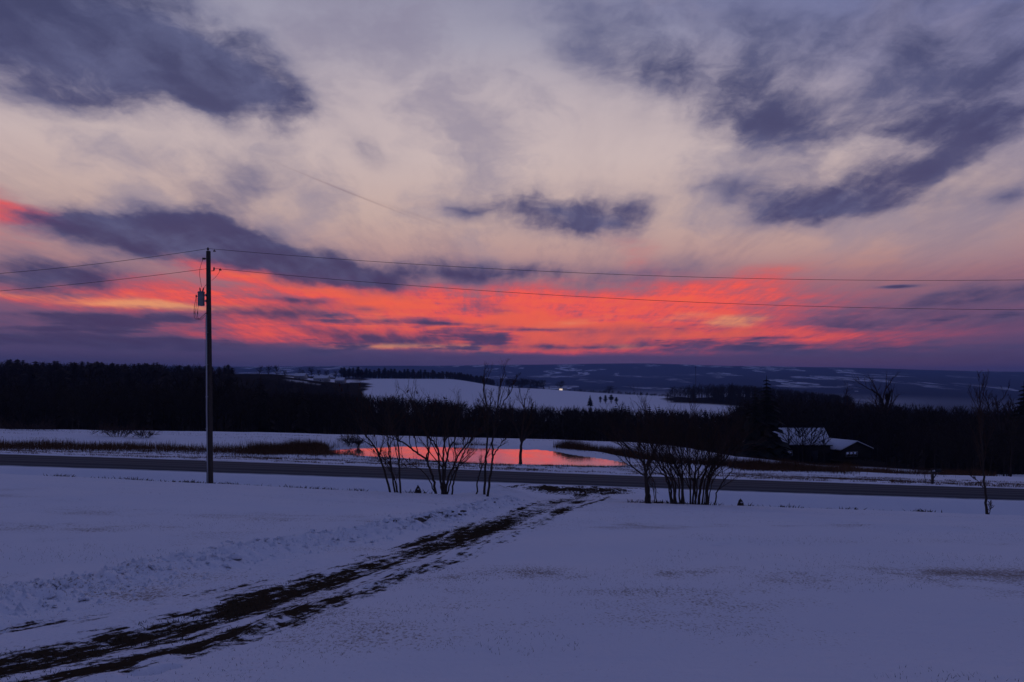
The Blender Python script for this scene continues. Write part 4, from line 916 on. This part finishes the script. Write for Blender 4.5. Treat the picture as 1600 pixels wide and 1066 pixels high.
# ------------------------------------------------------------------ dead grass, reeds, chunks of ploughed snow
def _grassmat(c0, c1):
    def fn(N, b):
        p = N.n('ShaderNodeNewGeometry').outputs['Position']; N.put(b.inputs['Base Color'], N.mix(N.noise(p, 2.0, 3, .6), c0, c1)); b.inputs['Roughness'].default_value = .9; b.inputs['Specular IOR Level'].default_value = .1
    return fn
M_DRY = material('dead_brown_grass', _grassmat((0.045, 0.022, 0.011, 1), (0.16, 0.085, 0.042, 1)))
M_STUB = material('thin_lawn_stubble', _grassmat((0.030, 0.026, 0.018, 1), (0.09, 0.075, 0.05, 1)))
def surf(x, y):
    x = np.asarray(x, float); y = np.asarray(y, float); return ZC-depth0(x, y)+relief(x, y)[0]*(y < 53)
def grass(name, label, x, y, h, w, mat, seed, lean=.35):
    """upright blades at the given places, one mesh of kind stuff"""
    r_ = np.random.default_rng(seed); x = np.asarray(x); y = np.asarray(y); n = len(x); z = surf(x, y)-.01
    a = r_.uniform(0, 6.28, n); hh = h*r_.uniform(.45, 1.15, n)*(1+1.1*fbm(x*.45, y*.45, 3, seed+300)); ww = w*r_.uniform(.6, 1.3, n)/2; b = r_.uniform(0, 6.28, n); l = hh*lean*r_.random(n)
    B0 = np.stack([x-np.cos(a)*ww, y-np.sin(a)*ww, z], 1); B1 = np.stack([x+np.cos(a)*ww, y+np.sin(a)*ww, z], 1); Tp = np.stack([x+np.cos(b)*l, y+np.sin(b)*l, z+hh], 1)
    V = np.stack([B0, B1, Tp], 1).reshape(-1, 3); T = np.arange(3*n).reshape(-1, 3)
    return link(name, mesh_np(name, V, [T], mat), kind='stuff', label=label, category='grass')
def band(n, pts, seed, thick, clump=.35, thr=-.08):
    """places along a line of (column, row) ground points, thick metres wide, broken into clumps"""
    r_ = np.random.default_rng(seed); W = np.array([hit(a, b, 56.0, 118.0) for a, b in pts]); seg = np.hypot(*np.diff(W, axis=0).T); cum = np.concatenate([[0], np.cumsum(seg)]); X = []; Yv = []
    m = n*4; t = r_.uniform(0, cum[-1], m); bx = np.interp(t, cum, W[:, 0]); by = np.interp(t, cum, W[:, 1]); bx = bx+r_.normal(0, thick*.3, m); by = by+r_.normal(0, thick*.5, m)
    k = (fbm(bx*clump, by*clump, 3, seed) > thr) & (poly_sd(bx, by, POND) > .02) & (by > 62.2); return bx[k][:n], by[k][:n]
x, y = band(14000, [(-80, 697), (60, 699), (200, 702), (330, 705), (450, 708), (520, 711)], 201, 3.2, .35, -.34); grass('dead_grass', 'belt of tall brown dead grass along the far side of the road, left', x, y, .62, .035, M_DRY, 1)
x, y = band(9000, [(395, 706), (440, 706), (480, 705), (505, 703)], 202, 3.4, .3, -.15); grass('reeds', 'dark reed bed at the left end of the pond', x, y, .95, .035, M_DRY, 2)
x, y = band(2600, [(500, 711), (560, 714), (640, 719), (735, 725), (850, 728), (985, 731)], 203, .7, .5, -.2); grass('reeds', 'sparse short reeds along the near shore of the pond', x, y, .26, .025, M_DRY, 3)
x, y = band(3500, [(560, 694), (640, 695), (700, 696), (760, 698), (862, 701)], 204, .8, .22, .03); grass('reeds', 'dark reeds along the far shore of the pond', x, y, .42, .03, M_DRY, 4)
x, y = band(9000, [(872, 698.5), (910, 703), (950, 708.5), (1000, 717), (1060, 723), (1120, 727), (1200, 730)], 205, 1.3, .3, -.3); grass('reeds', 'dense reeds along the right end of the pond and behind the shrub', x, y, .95, .04, M_DRY, 5)
x, y = band(9000, [(1150, 731), (1215, 733), (1288, 735)], 206, 2.2, .3, -.3); grass('dead_grass', 'clump of tall reddish dead grass below the barn', x, y, .72, .035, M_DRY, 6)
x, y = band(9000, [(1300, 738), (1380, 739), (1480, 742), (1530, 744)], 207, 2.6, .3, -.15); grass('dead_grass', 'belt of tall dead grass below the cottage', x, y, .85, .04, M_DRY, 7)
r_ = np.random.default_rng(208); n = 90000; yv = r_.uniform(62.0, 72.5, n); xv = (r_.uniform(-150, 1750, n)-PX0)/F*yv; k = (fbm(xv*.18, yv*.9, 3, 9)+fbm(xv*1.2, yv*1.2, 2, 19)*.6 > .03) & (poly_sd(xv, yv, POND) > .3)
grass('dead_grass', 'thin brown stubble poking through the snow on the far verge', xv[k], yv[k], .14, .03, M_DRY, 8)
r_ = np.random.default_rng(209); n = 26000; yv = r_.uniform(73, 116, n); xv = (r_.uniform(-150, 1500, n)-PX0)/F*yv; k = (fbm(xv*.1, yv*.3, 3, 29) > .10) & (poly_sd(xv, yv, POND) > 1.0)
grass('dead_grass', 'sparse stubble in the snowy field beyond the pond', xv[k], yv[k], .16, .03, M_DRY, 9)
# tufts on the lip of the ditch
X = []; Yv = []
for px, wgt in ((100, 60), (112, 70), (152, 30), (175, 20), (203, 50), (222, 40), (245, 30), (262, 20), (286, 40), (302, 45), (318, 40), (345, 50), (362, 45), (390, 60), (404, 20), (423, 40), (455, 80), (466, 30), (492, 35), (515, 30), (560, 30), (640, 50), (660, 40), (1170, 40), (1210, 80), (1225, 40), (1260, 50), (1295, 70), (1330, 20), (1370, 40), (1430, 60), (1445, 40), (1000, 50), (1030, 60), (1060, 90), (1085, 70), (1110, 40)):
    yb = 37.6+r_.normal(0, .35); xb = (px-PX0)/F*yb; X += list(xb+r_.normal(0, .3, wgt)); Yv += list(yb+r_.normal(0, .25, wgt))
grass('grass_tufts', 'dark tufts of dead grass along the lip of the near ditch', np.array(X), np.array(Yv), .17, .06, M_STUB, 10, 1.8)
# stubble in the lawn snow
n = 42000; yv = 4.5+33*r_.random(n)**1.3; xv = (r_.uniform(-150, 1750, n)-PX0)/F*yv
k = (fbm(xv*.16, yv*.5, 3, 39)+.5*fbm(xv*.9, yv*.9, 2, 49) > .07) & (np.abs(path_sd(xv, yv, MAIN)[0]-.3) > 1.3)
grass('grass_tufts', 'fine blades of grass pricking through the snow of the lawn', xv[k], yv[k], .045, .006, M_STUB, 11, 1.3)
n = 26000; L = np.cumsum(np.concatenate([[0], np.hypot(*np.diff(MAIN, axis=0).T)])); t = L[-1]*r_.random(n)**1.2; xv = np.interp(t, L, MAIN[:, 0])+r_.normal(0, .42, n); yv = np.interp(t, L, MAIN[:, 1])+r_.normal(-.12, .42, n)
k = (yv < 53) & (relief(xv, yv)[1]+1.2*fbm(xv*2.5, yv*2.5, 3, 59) > .62); grass('grass_tufts', 'matted dark grass on the bare strip down the drive', xv[k], yv[k], .05, .012, M_STUB, 12, 1.2)

# chunks thrown up by the plough
M_CHUNK = plain('ploughed_snow', (0.76, 0.79, 0.86), .8, vary=.08, scale=4, bump=.4)
M_CHUNKD = plain('dirty_ploughed_snow', (0.10, 0.085, 0.075), .9, vary=.5, scale=9, bump=.4)
CH = []
for k in range(10):
    r2 = np.random.default_rng(620+k); m = MB(); m.lathe((0, 0, 0), [(.35, -.5), (1.0, -.22), (.95, .25), (.5, .55), (0, .62)], 6); m.V[0] = m.V[0]*r2.uniform(.6, 1.3, 3)+r2.normal(0, .17, m.V[0].shape)
    CH.append(m.mesh('snow_chunk', M_CHUNKD if k == 9 else M_CHUNK))
bank = thing('snow_bank', 'low ridge of broken snow chunks ploughed up along the left side of the drive', 'snow bank', (BANK[2][0], BANK[2][1], float(surf(BANK[2:3, 0], BANK[2:3, 1])[0])))
LB = np.cumsum(np.concatenate([[0], np.hypot(*np.diff(BANK, axis=0).T)])); r_ = np.random.default_rng(630); org = np.array(bank.location)
small = MB()
def chunk_at(t, o):
    xc, yc = np.interp(t, LB, BANK[:, 0]), np.interp(t, LB, BANK[:, 1]); k = min(len(BANK)-2, max(0, int(np.searchsorted(LB, t))-1)); d = unit(np.append(BANK[k+1]-BANK[k], 0)); return xc-d[1]*o, yc+d[0]*o
cp = []
for k in range(270): cp.append(chunk_at(LB[-1]*r_.random()**1.25*.97+LB[1]*.3, r_.normal(.02, .42)))
zc = surf([c[0] for c in cp], [c[1] for c in cp])
for k in range(270):
    x, y = cp[k]; sz = r_.uniform(.025, .075)*(1.3 if r_.random() < .12 else 1); z = zc[k]
    o = link('snow_chunk', CH[r_.integers(9 if r_.random() < .75 else 10)], bank); o.location = np.array([x, y, z+sz*.15])-org; o.scale = (sz, sz, sz*r_.uniform(.6, 1.1)); o.rotation_euler = (r_.uniform(-.6, .6), r_.uniform(-.6, .6), r_.uniform(0, 6.28))
V = []; T = []; n = 0
cp = [chunk_at(LB[-1]*r_.random()**1.2, r_.normal(.0, .5)) for k in range(2200)]; zc = surf([c[0] for c in cp], [c[1] for c in cp])
for k in range(2200):
    x, y = cp[k]; sz = r_.uniform(.012, .045); z = zc[k]; v = np.array([[1, 0, -.3], [-.5, .87, -.3], [-.5, -.87, -.3], [0, 0, 1.]])*sz*r_.uniform(.6, 1.4, (4, 3)); V.append(v+np.array([x, y, z])-org); T.append(np.array([(0, 1, 3), (1, 2, 3), (2, 0, 3)])+n); n += 4
link('snow_crumbs', mesh_np('snow_crumbs', np.vstack(V), [np.vstack(T)], M_CHUNK), bank, kind='stuff')
for k in range(22):        # dirty lumps where the plough turned
    px = r_.uniform(650, 725); y = np.interp(px, [650, 725], [BANK[8][1], BANK[9][1]+1.2])+r_.normal(0, .22); x = (px-PX0)/F*y; sz = r_.uniform(.06, .13); z = float(surf([x], [y])[0])
    o = link('snow_chunk', CH[9 if r_.random() < .45 else r_.integers(9)], bank); o.location = np.array([x, y, z+sz*.2])-org; o.scale = (sz*1.5, sz, sz*.8); o.rotation_euler = (r_.uniform(-.4, .4), r_.uniform(-.4, .4), r_.uniform(0, 6.28))
# low bushes beyond the road
def bush(label, px, py, Y, w, h, seed, n=9):
    r2 = np.random.default_rng(seed); st = []; Y = hit(px, py, 64.0, 118.0)[1]
    for k in range(n):
        u = (k+.5)/n-.5; st.append([(px+u*w*.3, py), (px+u*w*.6+r2.normal(0, 1), py-h*.45), (px+u*w+r2.normal(0, 1), py-h*.8), .8])
    near_tree(label, st, Y, seed, [(7, .6, .6, .15, 3, .02), (7, .6, .6, .1, 3, .016)], name='low_bush', cat='shrub', r0=.03, dy=1.2)
bush('round dark bush on the far left bank of the pond', 545, 697, 89.5, 26, 14, 701)
bush('small bush just right of the round one on the pond bank', 560, 697, 89.5, 12, 8, 702)
bush('wide dark bush in front of the left woods', 185, 683, 104, 70, 14, 703, 14)
bush('low dark brush at the left edge before the woods', 40, 672, 106, 110, 6, 704, 14)
bush('low dark brush right of the wide bush before the woods', 225, 684, 104, 40, 7, 705, 8)
# ------------------------------------------------------------------ air
def make_haze():
    m = bpy.data.materials.new('thin_blue_haze'); m.use_nodes = True; t = m.node_tree; t.nodes.clear()
    o = t.nodes.new('ShaderNodeOutputMaterial'); v = t.nodes.new('ShaderNodeVolumePrincipled')
    v.inputs['Color'].default_value = (0.34, 0.50, 0.95, 1); v.inputs['Density'].default_value = 0.000085
    t.links.new(v.outputs[0], o.inputs['Volume'])
    mb = MB(); mb.box((0, 9950, -45), (40000, 20300, 510)); mb.build('haze', m, kind='stuff')
make_haze()
